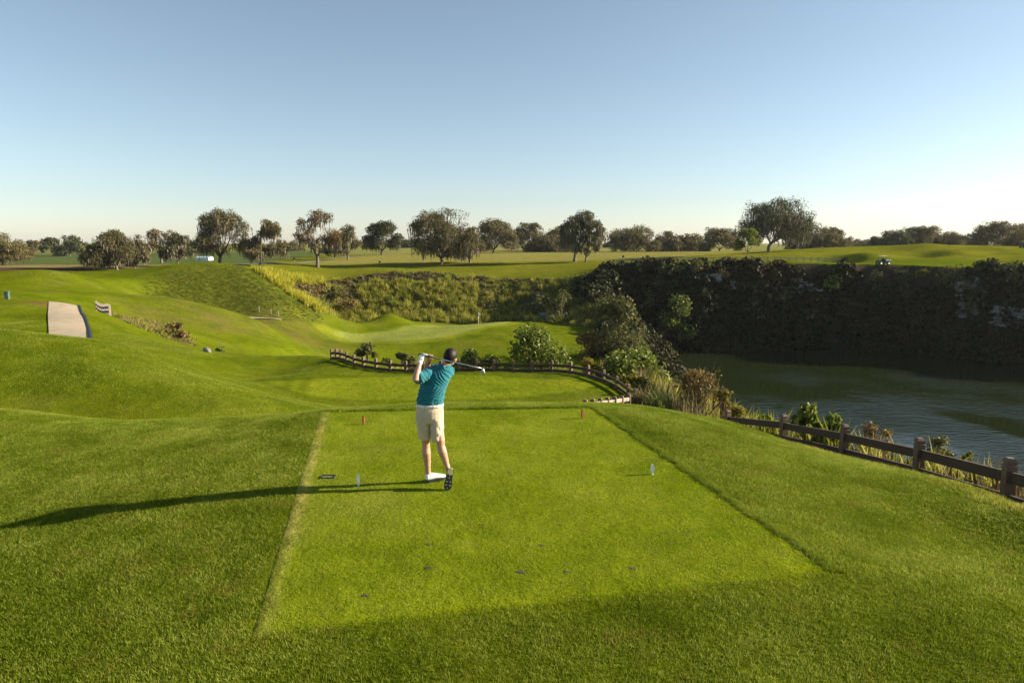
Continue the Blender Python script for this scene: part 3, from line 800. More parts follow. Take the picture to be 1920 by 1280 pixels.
TG = 'oaks along the far edge of the course'
FG = 'distant trees behind the course'
for a in [
    ('oak_tree', 'grey-green oak cut off by the left edge of the photograph', 4, 200, 441, -62, 52, .2, 1.2, .5, M_OAK),
    ('oak_tree', 'broad mossy oak in the dip right of the rounded left mound', 218, 165, 430, 152, 262, .12, 1.3, 1.3, M_OAK),
    ('oak_tree', 'shorter moss-hung oak just right of the broad mossy oak in the dip', 250, 172, 448, 232, 286, .12, .9, 1.8, M_OAK),
    ('oak_tree', 'thin half-bare oak rising above its dark neighbour, left of the white shed', 302, 215, 420, 274, 338, .35, .5, .5, M_OAK_RUST),
    ('oak_tree', 'dark moss-hung oak directly left of the white shed', 333, 195, 438, 300, 362, .2, .9, 1.3, M_OAK_DARK),
    ('oak_tree', 'tall moss-hung oak directly right of the white shed', 412, 185, 393, 366, 470, .25, 1.2, 1.1, M_OAK),
    ('oak_tree', 'rounded moss-hung oak just left of the grey road bend', 486, 180, 413, 460, 541, .15, 1.1, 1.2, M_OAK),
    ('oak_tree', 'tall rust-leaved sparse oak by the grey road', 594, 190, 391, 554, 640, .3, .75, .4, M_OAK_RUST),
    ('oak_tree', 'small olive oak at the right end of the grey road', 652, 235, 421, 622, 677, .2, .9, .7, M_OAK),
    ('oak_tree', 'isolated dark oak with two stems beyond the end of the road', 716, 300, 417, 681, 758, .22, 1.1, .6, M_OAK_DARK),
    ('oak_tree', 'largest broad oak standing alone above the putting green', 826, 203, 391, 768, 900, .18, 1.5, 1.0, M_OAK),
    ('oak_tree', 'rounded hazy oak right behind the largest broad oak', 925, 330, 412, 888, 972, .1, 1.3, .5, M_OAK),
    ('oak_tree', 'tall narrow moss-hung oak with a gap in its crown', 1077, 206, 393, 1050, 1135, .28, 1.0, 1.8, M_OAK_DARK),
    ('oak_tree', 'small dark round oak in front of the tall narrow moss-hung oak', 1099, 202, 431, 1077, 1125, .25, 1.1, .3, M_OAK_DARK),
    ('oak_tree', 'largest dark oak with long moss above the quarry cliff', 1442, 212, 374, 1388, 1532, .25, 1.5, 1.3, M_OAK_DARK),
    ('oak_tree', 'grey rounded oak at the right foot of the largest dark oak', 1548, 290, 428, 1512, 1594, .06, 1.2, .8, M_OAK),
]:
    bare = .55 if a[10] is M_OAK_RUST else 0.0
    make_tree(a[0], a[1], *a[2:10], mat=a[10], group=TG, bare=bare)
make_tree('oak_tree', 'lower right wing of the largest broad oak, a bushy younger oak', 880, 210, 424, 852, 911, .15, .9, .5, M_OAK, group=TG)
# distant trees, each told by its neighbours
for (u, Y, vt, l, r, lab) in [
    (66, 520, 451, 52, 78, 'tiny far tree nearest the cut-off oak at left'),
    (97, 480, 447, 80, 114, 'far rounded tree over the left crop field'),
    (131, 400, 441, 110, 156, 'dark far oak touching the left side of the broad mossy oak'),
    (345, 420, 452, 325, 372, 'far dark tree seen behind the white shed'),
    (546, 460, 452, 528, 566, 'far low tree left of the rust-leaved oak'),
    (628, 260, 432, 606, 648, 'rusty tree between the rust-leaved oak and the small olive oak'),
    (765, 620, 453, 740, 792, 'low hazy tree left of the largest broad oak'),
    (992, 380, 419, 962, 1022, 'hazy round oak left of the tall narrow oak'),
    (1022, 350, 447, 990, 1062, 'low dense dark green tree left of the tall narrow oak'),
    (1046, 390, 427, 1020, 1075, 'hazy oak directly behind the tall narrow oak'),
    (1145, 600, 452, 1134, 1160, 'tiny far tree just right of the tall narrow oak'),
    (1188, 340, 426, 1149, 1228, 'round dark oak beyond the mounded earth'),
    (1252, 350, 438, 1226, 1284, 'left of two low round oaks mid-way along the plateau'),
    (1296, 355, 441, 1268, 1325, 'right of two low round oaks mid-way along the plateau'),
    (1348, 330, 431, 1318, 1386, 'dark rounded oak left of the bright young pine'),
    (1500, 330, 440, 1475, 1530, 'dark oak partly hidden behind the largest dark oak'),
    (1620, 560, 452, 1594, 1650, 'low far tree between the grey oak and the wide oak grove'),
    (1683, 330, 436, 1646, 1718, 'left tree of the wide grove behind the right-hand mounds'),
    (1722, 335, 428, 1690, 1758, 'tallest middle tree of the wide grove behind the right-hand mounds'),
    (1772, 340, 437, 1740, 1804, 'right tree of the wide grove behind the right-hand mounds'),
    (1815, 520, 450, 1794, 1838, 'low far tree between the wide grove and the corner oak'),
    (1868, 300, 416, 1822, 1904, 'big dark oak near the right edge of the photograph'),
    (1918, 310, 420, 1884, 1965, 'dark oak cut off by the right edge of the photograph')]:
    make_tree('oak_tree', lab, u, Y, vt, l - .12 * (r - l), r + .12 * (r - l), low=.0, fill=1.0, moss=.25, mat=M_OAK_DARK if (u % 2) else M_OAK, group=FG, forks=4)

# young pine above the quarry fence
make_tree('pine_tree', 'bright young pine behind the far plank fence', 1401, 161, 426, 1379, 1426, .40, 1.1, 0, M_PINE, forks=4, trunk_r=.13)

# ------------------------------------------------------------------ bushes
def make_bush(name, label, u, Y, vbase, vtop, uL, uR, mat, leaf=0.2, n=900, cat='bush', group=None, stems=7, droop=.3, lobes=14, shape=.6, sparse=0.0, zoff=0.0, ground=False, deep=0.8):
    rng = np.random.default_rng(int(u * 5 + vtop * 11))
    x0 = W(u, vbase, Y)[0]
    zb = W(u, vbase, Y)[2] if not ground else hz(x0, Y)
    zg = min(hz(x0, Y), zb)
    H = W(u, vtop, Y)[2] - zb
    xl, xr = W(uL, vbase, Y)[0] - x0, W(uR, vbase, Y)[0] - x0
    cx, R = (xl + xr) / 2, (xr - xl) / 2
    t = empty(name, (x0, Y, zg), label, cat, group)
    off = zb - zg
    C = []
    for i in range(lobes):
        a = rng.uniform(0, 2 * math.pi); k = rng.uniform(0.0, 1) ** .8
        prof = math.sqrt(max(.05, 1 - ((k - .3) / .75) ** 2))
        r = math.sqrt(rng.uniform(0, 1)) * R * .72 * prof
        C.append(np.array((cx + r * math.cos(a), r * deep * math.sin(a), off + H * (0.10 + 0.76 * k))))
    parts = []
    for c in C[:max(3, stems)]:
        m = np.array((c[0] * .35, c[1] * .35, c[2] * .6))
        parts.append(tube(bez((rng.normal(0, .05) * R, rng.normal(0, .05) * R, -.15), m, c, 5), [.022 * H + .01, .018 * H + .01, .014 * H + .006, .01 * H + .004, .004 * H + .003], 5, False))
        if sparse:
            for _ in range(6):
                e = c + rand_unit(1, rng)[0] * R * .45 + np.array((0, 0, .15 * H))
                s = m + (c - m) * rng.uniform(.2, .9)
                parts.append(tube([s, (s + e) / 2 + rng.normal(0, .04, 3), e], [.008 * H + .003, .006 * H + .002, .002], 3, False))
    V, Fc, A = merge(parts)
    mobj('stem', np_mesh('stem', V, Fc, (M_STEM,), smooth=True), t)
    parts = []
    for c in C:
        k = int(n / lobes * rng.uniform(.6, 1.4))
        d = rand_unit(k, rng)
        r = rng.uniform(0.2, 1.1, (k, 1)) ** (.55 if not sparse else .9)
        rad = R * rng.uniform(.26, .44)
        P_ = c + d * r * np.array((rad, rad * deep, min(rad * .8, H * .35)))
        P_[:, 2] = np.maximum(P_[:, 2], .02)
        parts.append(leaves(P_, leaf, rng, d, droop, shape))
    V, Fc, A = merge(parts)
    mobj('foliage', np_mesh('foliage', V, Fc, (mat,), fattr=A), t, kind='stuff')
    return t
#PART4
# ------------------------------------------------------------------ bushes one can tell apart
B = make_bush
NB = 'broad-leaved bushes behind the lower fence'
B('bush', 'large broad-leaved bush behind the middle of the lower fence', 1000, 43, 694, 612, 932, 1068, M_LEAF, .24, 2600, group=NB, lobes=26)
B('bush', 'small round bush over the left curve of the lower fence', 689, 44, 676, 643, 666, 713, M_LEAF_O, .2, 700, group=NB, lobes=12)
B('bush', 'low bush behind the fence just left of the golfer', 757, 42, 692, 659, 736, 780, M_LEAF_O, .2, 700, group=NB, lobes=12)
B('bush', 'bush behind the fence just right of the golfer head', 876, 42, 694, 652, 852, 906, M_LEAF, .2, 900, group=NB, lobes=13)
B('bush', 'low leafy bush filling the gap left of the large broad-leaved bush', 918, 42, 694, 662, 896, 944, M_LEAF, .2, 700, group=NB, lobes=11)
B('bush', 'wide dark green vine mass right of the curved lower fence', 1190, 38, 722, 664, 1112, 1262, M_LEAF, .26, 2200, lobes=24, droop=.5)
B('bush', 'yellow-leaved bush at the corner of the lower fence', 1186, 35, 745, 702, 1152, 1214, M_LEAF_Y, .15, 1100, lobes=14)
B('bush', 'low yellow bush behind the right curve of the lower fence', 1100, 38, 702, 672, 1076, 1128, M_LEAF_Y, .16, 600, lobes=10)
B('bush', 'tall brown and yellow bush with bare twigs at the lake edge', 1310, 27, 790, 676, 1258, 1368, M_LEAF_B, .11, 2200, lobes=26, sparse=1, stems=12)
B('bush', 'thin yellow shrub leaning right of the tall brown bush', 1352, 26, 790, 715, 1330, 1380, M_LEAF_Y, .12, 500, lobes=10, sparse=1)
B('bush', 'low yellow bush behind the first fence post', 1388, 25, 800, 757, 1356, 1414, M_LEAF_Y, .11, 900, lobes=12)
B('bush', 'big-leaved bush right of the second fence post', 1508, 20.0, 838, 758, 1476, 1545, M_LEAF, .26, 700, lobes=11, droop=.6)
B('bush', 'big-leaved bush left of the third fence post', 1562, 18.6, 845, 771, 1522, 1596, M_LEAF, .26, 750, lobes=12, droop=.6)
B('bush', 'small leafy bush between the first and second fence posts', 1440, 22, 815, 781, 1412, 1470, M_LEAF, .2, 350, lobes=9, droop=.5)
B('bush', 'thin reddish shrub right of the third fence post', 1640, 17.5, 850, 792, 1604, 1682, M_LEAF_B, .11, 420, lobes=9, sparse=1)
B('bush', 'wispy grey-green shrub right of the fourth fence post', 1762, 15.5, 868, 820, 1722, 1798, M_LEAF_O, .07, 900, lobes=10, sparse=1)
B('bush', 'single small upright plant above the fence rail at right', 1814, 14.5, 868, 834, 1804, 1824, M_LEAF, .12, 90, lobes=4)
B('bush', 'brown and green bush on the bank below the plank fence', 333, 60, 644, 603, 309, 358, M_LEAF_B, .28, 900, lobes=14)
B('bush', 'small dark bush at the foot of the bank below the plank fence', 410, 53, 668, 650, 397, 427, M_LEAF, .22, 260, lobes=8)
# quarry shrubs
QG = 'shrubs on the quarry slopes'
for a in [
    ('large olive tree-like shrub at the left shore of the lake', 1150, 128, 668, 553, 1086, 1226, M_LEAF_O, .5, 3600, 30),
    ('pale broad-leaved shrub catching the sun in front of the dark cliff', 1276, 140, 640, 551, 1230, 1317, M_LEAF, .62, 1500, 20),
    ('round olive shrub left of the pale sunlit shrub', 1216, 146, 585, 545, 1196, 1236, M_LEAF_O, .45, 500, 10),
    ('dark round shrub at the left end of the quarry slope', 1012, 146, 590, 545, 985, 1038, M_OAK_DARK, .45, 800, 12),
    ('brownish green shrub above the shaded ledge', 1050, 148, 600, 538, 1026, 1076, M_LEAF_O, .45, 900, 13),
    ('brown shrub at the water left of the large olive shrub', 1110, 122, 668, 618, 1072, 1142, M_LEAF_B, .45, 900, 13),
    ('low green shrub under the large olive shrub at the shoreline', 1180, 124, 672, 632, 1146, 1222, M_LEAF, .45, 800, 12),
    ('brown shrub at the shore below the pale sunlit shrub', 1252, 140, 650, 598, 1222, 1284, M_LEAF_B, .45, 700, 12),
    ('palm-like shrub on the rim at the left end of the far plank fence', 1240, 156, 522, 494, 1222, 1262, M_LEAF_O, .5, 500, 9),
    ('round green shrub breaking the far fence line', 1313, 154.5, 516, 488, 1290, 1338, M_LEAF_O, .5, 600, 10),
    ('bright green conical shrub hanging below the rim left of the utility cart', 1556, 148, 552, 500, 1528, 1592, M_LEAF, .5, 1000, 14),
    ('dark conical shrub below the rim right of the utility cart', 1690, 142, 545, 505, 1666, 1716, M_OAK_DARK, .5, 800, 12),
    ('dark spreading shrub just below the utility cart', 1640, 143, 550, 507, 1612, 1668, M_OAK_DARK, .5, 800, 12),
    ('olive bushes spilling over the rim under the right-hand mound', 1790, 133, 540, 502, 1748, 1838, M_LEAF_O, .5, 1100, 14),
    ('round bush on the rim near the right edge of the photograph', 1830, 131, 520, 497, 1812, 1850, M_LEAF_O, .5, 450, 9),
    ('broad bush on the rim at the right edge of the photograph', 1890, 128, 535, 503, 1856, 1930, M_LEAF_O, .5, 900, 12),
    ('small bright bush left of the olive bushes on the rim', 1728, 138, 520, 503, 1712, 1745, M_LEAF_Y, .45, 300, 7),
    ('tawny bush on the cliff edge below the round green shrub', 1350, 152, 528, 503, 1324, 1372, M_LEAF_B, .5, 500, 9),
    ('small dark bush in the middle of the tall grass bank', 731, 154, 578, 551, 718, 746, M_LEAF, .4, 450, 9),
    ('grey-green shrub at the left part of the bank', 628, 152, 565, 535, 612, 646, M_LEAF_O, .4, 500, 9),
    ('brown shrub below the grey-green shrub on the bank', 655, 149, 592, 560, 630, 682, M_LEAF_B, .4, 700, 10),
]:
    Yq = hit(a[1], a[3], 100)[1]
    B('bush', a[0], a[1], Yq, a[3], a[4], a[5], a[6], a[7], a[8], a[9], group=QG, lobes=a[10])

# ------------------------------------------------------------------ uncountable ground cover
def clump_mesh(name, mat, seed, kind):
    rng = np.random.default_rng(seed)
    if kind == 'reed':                       # tall arching grass clump, about 1 m across and 1.3 m high
        P_ = np.concatenate([rng.normal(0, .28, (46, 2)), np.zeros((46, 1))], 1)
        V, Fc, A = strips(P_, 1.25, .085, rng, .30)
    elif kind == 'low':
        P_ = np.concatenate([rng.normal(0, .35, (40, 2)), np.zeros((40, 1))], 1)
        V, Fc, A = strips(P_, .45, .07, rng, .45)
    elif kind == 'fan':                      # saw-palmetto like spray of long blades
        P_ = np.concatenate([rng.normal(0, .12, (60, 2)), np.zeros((60, 1))], 1)
        V, Fc, A = strips(P_, 1.0, .035, rng, .55)
    else:                                    # shrub, unit radius
        n = 110
        d = rand_unit(n, rng); d[:, 2] = np.abs(d[:, 2]) * .9
        lob = rand_unit(4, rng)[rng.integers(0, 4, n)] * .35
        P_ = d * rng.uniform(.3, 1.0, (n, 1)) ** .6 * .75 + lob * np.array((1, 1, .4))
        P_[:, 2] = np.maximum(P_[:, 2], 0)
        V, Fc, A = leaves(P_, .34, rng, d, .2, .65)
    return np_mesh(name, V, Fc, (mat,), fattr=A)

def sample_in(poly, n, rng, grow=0.0):
    lo = poly.min(0) - 1; hi = poly.max(0) + 1
    p = rng.uniform(lo, hi, (n * 4, 2))
    p = p[sdf(poly, p[:, 0], p[:, 1]) > grow]
    return p[:n]

def cover(name, label, pts, temps, smin, smax, follow=.3, pick=None, sink=.05, hvar=.3):
    X, Y = pts[:, 0], pts[:, 1]
    Z = height(X, Y) - sink
    N_ = normals(X, Y, .4)
    r = tilt_eulers(N_, RNG.uniform(0, 6.28, len(X)), follow)
    s = RNG.uniform(smin, smax, len(X))
    sc = np.stack([s, s, s * RNG.uniform(1 - hvar, 1 + hvar, len(X))], 1)
    return scatter(name, np.stack([X, Y, Z], 1), r, sc, temps, label, pick=pick)

rb = np.random.default_rng(5)
pb = sample_in(BANK, 5200, rb)
nz = fbm(pb[:, 0] * .09, pb[:, 1] * .14, 51); nz2 = fbm(pb[:, 0] * .25, pb[:, 1] * .3, 52)
zt = height(pb[:, 0], pb[:, 1])
bx_ = pb[:, 0]
top = sstep(-8.0, -5.8, zt)
yel = (bx_ < -46 + 3 * nz) & (bx_ > -70)
dg = np.full(len(pb), 1e9)
for a_, b_ in zip(BANK[0:3], BANK[1:4]):
    e_ = b_ - a_; t_l = np.clip(((pb - a_) @ e_) / (e_ @ e_), 0, 1)
    dg = np.minimum(dg, np.linalg.norm(pb - a_ - t_l[:, None] * e_, axis=1))
yel |= dg < 4.5 + nz2
mid = ~yel & (bx_ > -36 + 4 * nz) & (bx_ < -8 + 5 * nz) & (top + .35 * nz2 < .75)
brn = ~yel & ~mid & (((bx_ < -34) & (nz2 > -.25)) | ((top > .75) & (nz2 > -.1)) | (nz2 > .42))
mixed = mid & (rb.uniform(size=len(pb)) < .22 + .7 * sstep(.0, .45, nz2))
mid &= ~mixed
oth = (~yel & ~mid & ~brn) | mixed
cover('tall_grass', 'tall yellow grass down the left edge of the far bank', pb[yel], [clump_mesh('reed', M_REED, 61 + i, 'reed') for i in range(3)], .6, 1.15)
cover('tall_grass', 'tall yellow-green grass across the middle of the far bank', pb[mid], [clump_mesh('reed', M_REED_G, 65 + i, 'reed') for i in range(3)], .6, 1.25)
cover('brush', 'brown and olive scrub along the top of the far bank', pb[brn][::2], [clump_mesh('scrub', m, 70 + i, 'shrub') for i, m in enumerate((M_LEAF_B, M_LEAF_O, M_STRAW))], .5, 1.25, sink=.2)
cover('brush', 'low olive ground cover on the right part of the far bank', pb[oth], [clump_mesh('scrub', m, 75 + i, k) for i, (m, k) in enumerate(((M_LEAF_O, 'shrub'), (M_REED_G, 'low'), (M_REED_G, 'reed'), (M_REED_G, 'low')))], .5, 1.0, sink=.15)

pr_ = sample_in(ROUGH, 9000, rb, -3.0)
pr_ = pr_[rb.uniform(-2.5, 3, len(pr_)) < sdf(ROUGH, pr_[:, 0], pr_[:, 1]) + 3 * fbm(pr_[:, 0] * .3, pr_[:, 1] * .3, 88)]
cover('rough_grass', 'long dark rough grass on the shaded mound left of the far bank', pr_, [clump_mesh('rgh', M_ROUGH, 171 + i, 'low') for i in range(3)], .16, .42, .6)
# quarry walls
pq = sample_in(RIM, 26000, rb)
dq = sdf(RIM, pq[:, 0], pq[:, 1]); zq = height(pq[:, 0], pq[:, 1])
seen = (zq > WATER_Z - .3) & (dq > .2) & (pq[:, 1] > 40) & (pq[:, 0] < 150)
pq = pq[seen]
ex = []
for i in range(9, 19):                       # the far wall is steep: plant it by its height
    a, b = RIM[i], RIM[i + 1]; L = np.linalg.norm(b - a); nr_ = np.array((b[1] - a[1], a[0] - b[0])) / L
    m_ = int(L * 16); t = rb.uniform(0, 1, (m_, 1)); w_ = rb.uniform(.3, 8.5, (m_, 1))
    ex.append(a + (b - a) * t + nr_ * w_)
ex = np.concatenate(ex); ex = ex[(sdf(RIM, ex[:, 0], ex[:, 1]) > .3) & (height(ex[:, 0], ex[:, 1]) > WATER_Z - .3)]
pq = np.concatenate([pq, ex])
keep = fbm(pq[:, 0] * .12, pq[:, 1] * .12 + height(pq[:, 0], pq[:, 1]) * .1, 55) > -.62
pq = pq[keep]
zc = height(pq[:, 0], pq[:, 1])
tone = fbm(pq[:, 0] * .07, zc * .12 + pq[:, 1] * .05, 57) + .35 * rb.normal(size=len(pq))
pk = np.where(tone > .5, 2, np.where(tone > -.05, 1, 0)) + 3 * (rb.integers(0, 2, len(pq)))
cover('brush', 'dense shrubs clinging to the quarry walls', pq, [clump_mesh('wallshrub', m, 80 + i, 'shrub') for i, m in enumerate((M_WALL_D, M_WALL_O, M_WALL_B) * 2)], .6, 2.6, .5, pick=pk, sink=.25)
up_ = (zc > -13) & (rb.uniform(size=len(pq)) < .045)
cover('brush', 'larger shrubs standing out on the upper quarry wall', pq[up_], [clump_mesh('bigshrub', m, 190 + i, 'shrub') for i, m in enumerate((M_OAK_DARK, M_LEAF_O, M_OAK_DARK, M_WALL_O))], 1.8, 3.4, .2, sink=.3)
# fringe along the cliff top
rim_far = []
for i in range(10, 19):
    a, b = RIM[i], RIM[i + 1]; L = np.linalg.norm(b - a)
    for t in rb.uniform(0, 1, int(L * 1.1)):
        rim_far.append(a + (b - a) * t + rb.normal(0, .8, 2) - np.array((0, 4.2)))
rim_far = np.array(rim_far)
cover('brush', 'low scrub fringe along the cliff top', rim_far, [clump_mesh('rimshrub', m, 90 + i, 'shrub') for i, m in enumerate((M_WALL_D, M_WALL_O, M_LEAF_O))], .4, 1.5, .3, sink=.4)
# rough vegetation outside the near fence and around the lower terrace
pn = np.stack([rb.uniform(7.4, 12, 1700), rb.uniform(9, 24, 1700)], 1)
pn = pn[pn[:, 0] > np.interp(pn[:, 1], [p_[1] for p_ in FENCE_P], [p_[0] for p_ in FENCE_P]) + .5]
cover('rough_grass', 'tall rough grass outside the near plank fence', pn, [clump_mesh('rg', M_REED_G, 101, 'low'), clump_mesh('rg', M_STRAW, 102, 'low'), clump_mesh('rg', M_LEAF_O, 103, 'shrub')], .45, .85, .4, pick=np.where(rb.uniform(size=len(pn)) < .35 + .5 * sstep(14, 10, pn[:, 1]), np.where(rb.uniform(size=len(pn)) < .6, 1, 2), 0))
pn = np.stack([rb.uniform(4.0, 11, 700), rb.uniform(24, 41, 700)], 1)
edge = np.interp(pn[:, 1], [20, 25, 33, 37, 41], [7.6, 6.2, 7.0, 6.2, 3.5])
pn = pn[pn[:, 0] > edge]
cover('rough_grass', 'tangled grass between the lower fence and the lake', pn, [clump_mesh('rg2', m, 105 + i, k) for i, (m, k) in enumerate(((M_REED_G, 'reed'), (M_STRAW, 'reed'), (M_LEAF_O, 'shrub'), (M_LEAF_Y, 'shrub')))], .35, .8, .4)
pn = np.stack([rb.uniform(-16, 6, 260), rb.uniform(39.2, 44, 260)], 1)
pn = pn[(pn[:, 1] > np.interp(pn[:, 0], [-16, -11, -8, 5], [44, 43, 40, 39.5])) & (pn[:, 0] > -8)]
cover('rough_grass', 'rough grass on the drop behind the lower fence', pn, [clump_mesh('rg3', M_REED_G, 111, 'low'), clump_mesh('rg3', M_LEAF_O, 112, 'shrub')], .4, .8, .4)
# bank below the small plank fence
SB = poly_w([W(*p)[:2] for p in [(210, 592, 60), (240, 585, 68), (290, 600, 70), (345, 615, 68), (362, 640, 60), (330, 642, 57), (260, 612, 58)]])
ps = sample_in(SB, 420, rb)
cover('rough_grass', 'dry rough grass on the bank below the small plank fence', ps, [clump_mesh('rg4', M_REED_G, 114, 'low'), clump_mesh('rg4', M_STRAW, 115, 'low')], .4, .9, .5)
fx_ = [p_[1] for p_ in FENCE_P]; fv_ = [p_[0] for p_ in FENCE_P]
yy_ = rb.uniform(8.5, 22, 420)
pn = np.stack([np.interp(yy_, fx_, fv_) + rb.uniform(.45, 2.2, 420), yy_], 1)
cover('rough_grass', 'waist-high grass standing behind the rails of the near plank fence', pn, [clump_mesh('rg5', M_REED_G, 181, 'reed'), clump_mesh('rg5', M_STRAW, 182, 'reed'), clump_mesh('rg5', M_LEAF_O, 183, 'shrub')], .45, .78, .3,
      pick=np.where(rb.uniform(size=420) < .25 + .55 * sstep(13.5, 10.5, yy_), 1, np.where(rb.uniform(size=420) < .3, 2, 0)))
# palmetto sprays by the lower fence corner
for (u, Y, v, lab) in [(1232, 29.5, 772, 'grey-green palmetto spray right of the lower fence corner'), (1262, 27.5, 780, 'spiky palmetto spray left of the tall brown bush'), (1206, 31, 760, 'dry grass tuft at the very corner of the lower fence')]:
    x, y, z = W(u, v, Y)
    t = empty('palmetto', (x, y, hz(x, y)), lab, 'plant', 'palmetto sprays at the lower fence corner')
    rng = np.random.default_rng(int(u))
    up = W(u, 730, Y)[2] - hz(x, y)
    P_ = np.concatenate([rng.normal(0, .16, (130, 2)), np.zeros((130, 1))], 1)
    V, Fc, A = strips(P_, up, .05, rng, .42)
    mobj('frond', np_mesh('frond', V, Fc, (M_STRAW if u == 1206 else leafmat('palmetto', [(0, (.04, .06, .02)), (.5, (.10, .125, .04)), (1, (.22, .23, .09))], .2),), fattr=A), t, kind='stuff')
    V, Fc, A = tube([(0, 0, -.2), (0, 0, .15)], [.09, .05], 7)
    mobj('stem', np_mesh('stem', V, Fc, (M_STEM,)), t)

PATH = poly_w([W(*p_)[:2] for p_ in [(92, 645, 35), (92, 632, 38.5), (91, 610, 44.5), (90, 590, 50), (93, 569, 59.5), (150, 568, 59.5), (162, 590, 50), (171, 612, 44.5), (175, 637, 38.5), (178, 650, 35)]])
# mown grass blades near the camera
def turf_patch(name, mat, seed, n, rad, h, w, tuss=1.0):
    rng = np.random.default_rng(seed)
    r = rad * np.sqrt(rng.uniform(0, 1, n)); a = rng.uniform(0, 6.28, n)
    P_ = np.stack([r * np.cos(a), r * np.sin(a), 0 * r - .002], 1)
    yaw = rng.uniform(0, 6.28, n)
    b = np.stack([np.cos(yaw), np.sin(yaw), 0 * yaw], 1) * (w * rng.uniform(.6, 1.3, n))[:, None] / 2
    cell = h * 1.1
    cl = vnoise(P_[:, 0] / cell + seed, P_[:, 1] / cell, seed)               # little tussocks: blades of one tuft share height and tone
    cl = cl * tuss
    L = h * rng.uniform(.6, 1.1, n) * (1 + .35 * cl)
    d = np.stack([rng.normal(0, .55, n), rng.normal(0, .55, n), np.ones(n)], 1); d *= (L / np.linalg.norm(d, axis=1))[:, None]
    V = np.stack([P_ - b, P_ + b, P_ + d], 1).reshape(-1, 3)
    Fc = np.arange(3 * n).reshape(n, 3)
    return np_mesh(name, V, Fc, (mat,), fattr=np.clip(rng.normal(.48, .12, n) + .30 * cl, 0, 1))

def near_points(dens, y0, y1, rng, fade=None):
    st = 1 / math.sqrt(dens)
    X, Y = np.meshgrid(np.arange(-(.82 * y1 + 2.6), .82 * y1 + 2.6, st), np.arange(y0, y1, st))
    n = X.size
    X = X.ravel() + rng.uniform(-.5, .5, n) * st; Y = Y.ravel() + rng.uniform(-.5, .5, n) * st
    k = np.abs(X) < .82 * Y + 2.6
    if fade is not None:
        k &= rng.uniform(size=n) < fade(Y)
    return np.stack([X[k], Y[k]], 1)

rg = np.random.default_rng(11)
def tee_left(X, Y):
    (ax, ay), (bx, by) = TEE[3], TEE[0]
    return ((bx - ax) * (Y - ay) - (by - ay) * (X - ax)) / math.hypot(bx - ax, by - ay)
p = near_points(40, 2.4, 16.5, rg, lambda y: np.clip(2.0 - y / 11, .3, 1))
td = tee_uv(p[:, 0], p[:, 1])
lf_ = tee_left(p[:, 0], p[:, 1])
td = td + .03 * vnoise(p[:, 0] * 3, p[:, 1] * 3, 66)
p = p[(td < np.where(lf_ < 0, -.03, -.12)) & (p[:, 0] < 6.85)]
cover('mown_grass', 'short rough grass around the tee box', p, [turf_patch('rough', M_BLADE, 120 + i, 380, .2, .029, .0046) for i in range(4)], .85, 1.25, 1.0, sink=0, hvar=.25)
# a crisp fringe of the same rough along the tee edges
fr = []
for i in (1, 2):
    a = np.array(TEE[i]); b = np.array(TEE[(i + 1) % 4]); L = np.linalg.norm(b - a); nrm = np.array((b[1] - a[1], a[0] - b[0])) / L
    for t in np.arange(0, L, .016):
        fr.append(a + (b - a) * t / L + nrm * rg.uniform(.02, .14))
cover('mown_grass', 'rough grass fringe along the tee box edges', np.array(fr), [turf_patch('fringe', M_BLADE, 130 + i, 44, .04, .056, .0045, .2) for i in range(3)], .85, 1.2, 1.0, sink=0, hvar=.2)
p = near_points(60, 4.8, 12.9, rg)
p = p[tee_uv(p[:, 0], p[:, 1]) + .03 * vnoise(p[:, 0] * 3, p[:, 1] * 3, 66) > .05]
p = p[tee_left(p[:, 0], p[:, 1]) > .15 + .1 * vnoise(p[:, 1] * 1.3, p[:, 1] * 0, 67)]
cover('mown_grass', 'closely cut grass of the tee box', p, [turf_patch('tee', M_BLADE_T, 140 + i, 260, .17, .016, .0045) for i in range(4)], .85, 1.2, 1.0, sink=-.005, hvar=.25)
p = near_points(5.5, 16.0, 50, rg, lambda y: np.clip(1.5 - y / 60, .3, 1))
p = p[(sdf(TEE2, p[:, 0], p[:, 1]) < -.3) & (sdf(PATH, p[:, 0], p[:, 1]) < -.5) & (sdf(RIM, p[:, 0], p[:, 1]) < -4)]
cover('mown_grass', 'mown rough grass on the left mounds and lower terrace', p, [turf_patch('mound', M_BLADE, 160 + i, 170, .5, .04, .011) for i in range(4)], .8, 1.3, 1.0, sink=.005, hvar=.25)
# longer grass at the foot of the near fence
p = np.stack([rg.uniform(6.2, 7.6, 1100), rg.uniform(7.0, 20.5, 1100)], 1)
cover('mown_grass', 'uncut grass along the edge above the near plank fence', p, [turf_patch('verge', M_REED_G if i else M_BLADE, 150 + i, 70, .16, .07, .007) for i in range(3)], .7, 1.2, .8, sink=0)
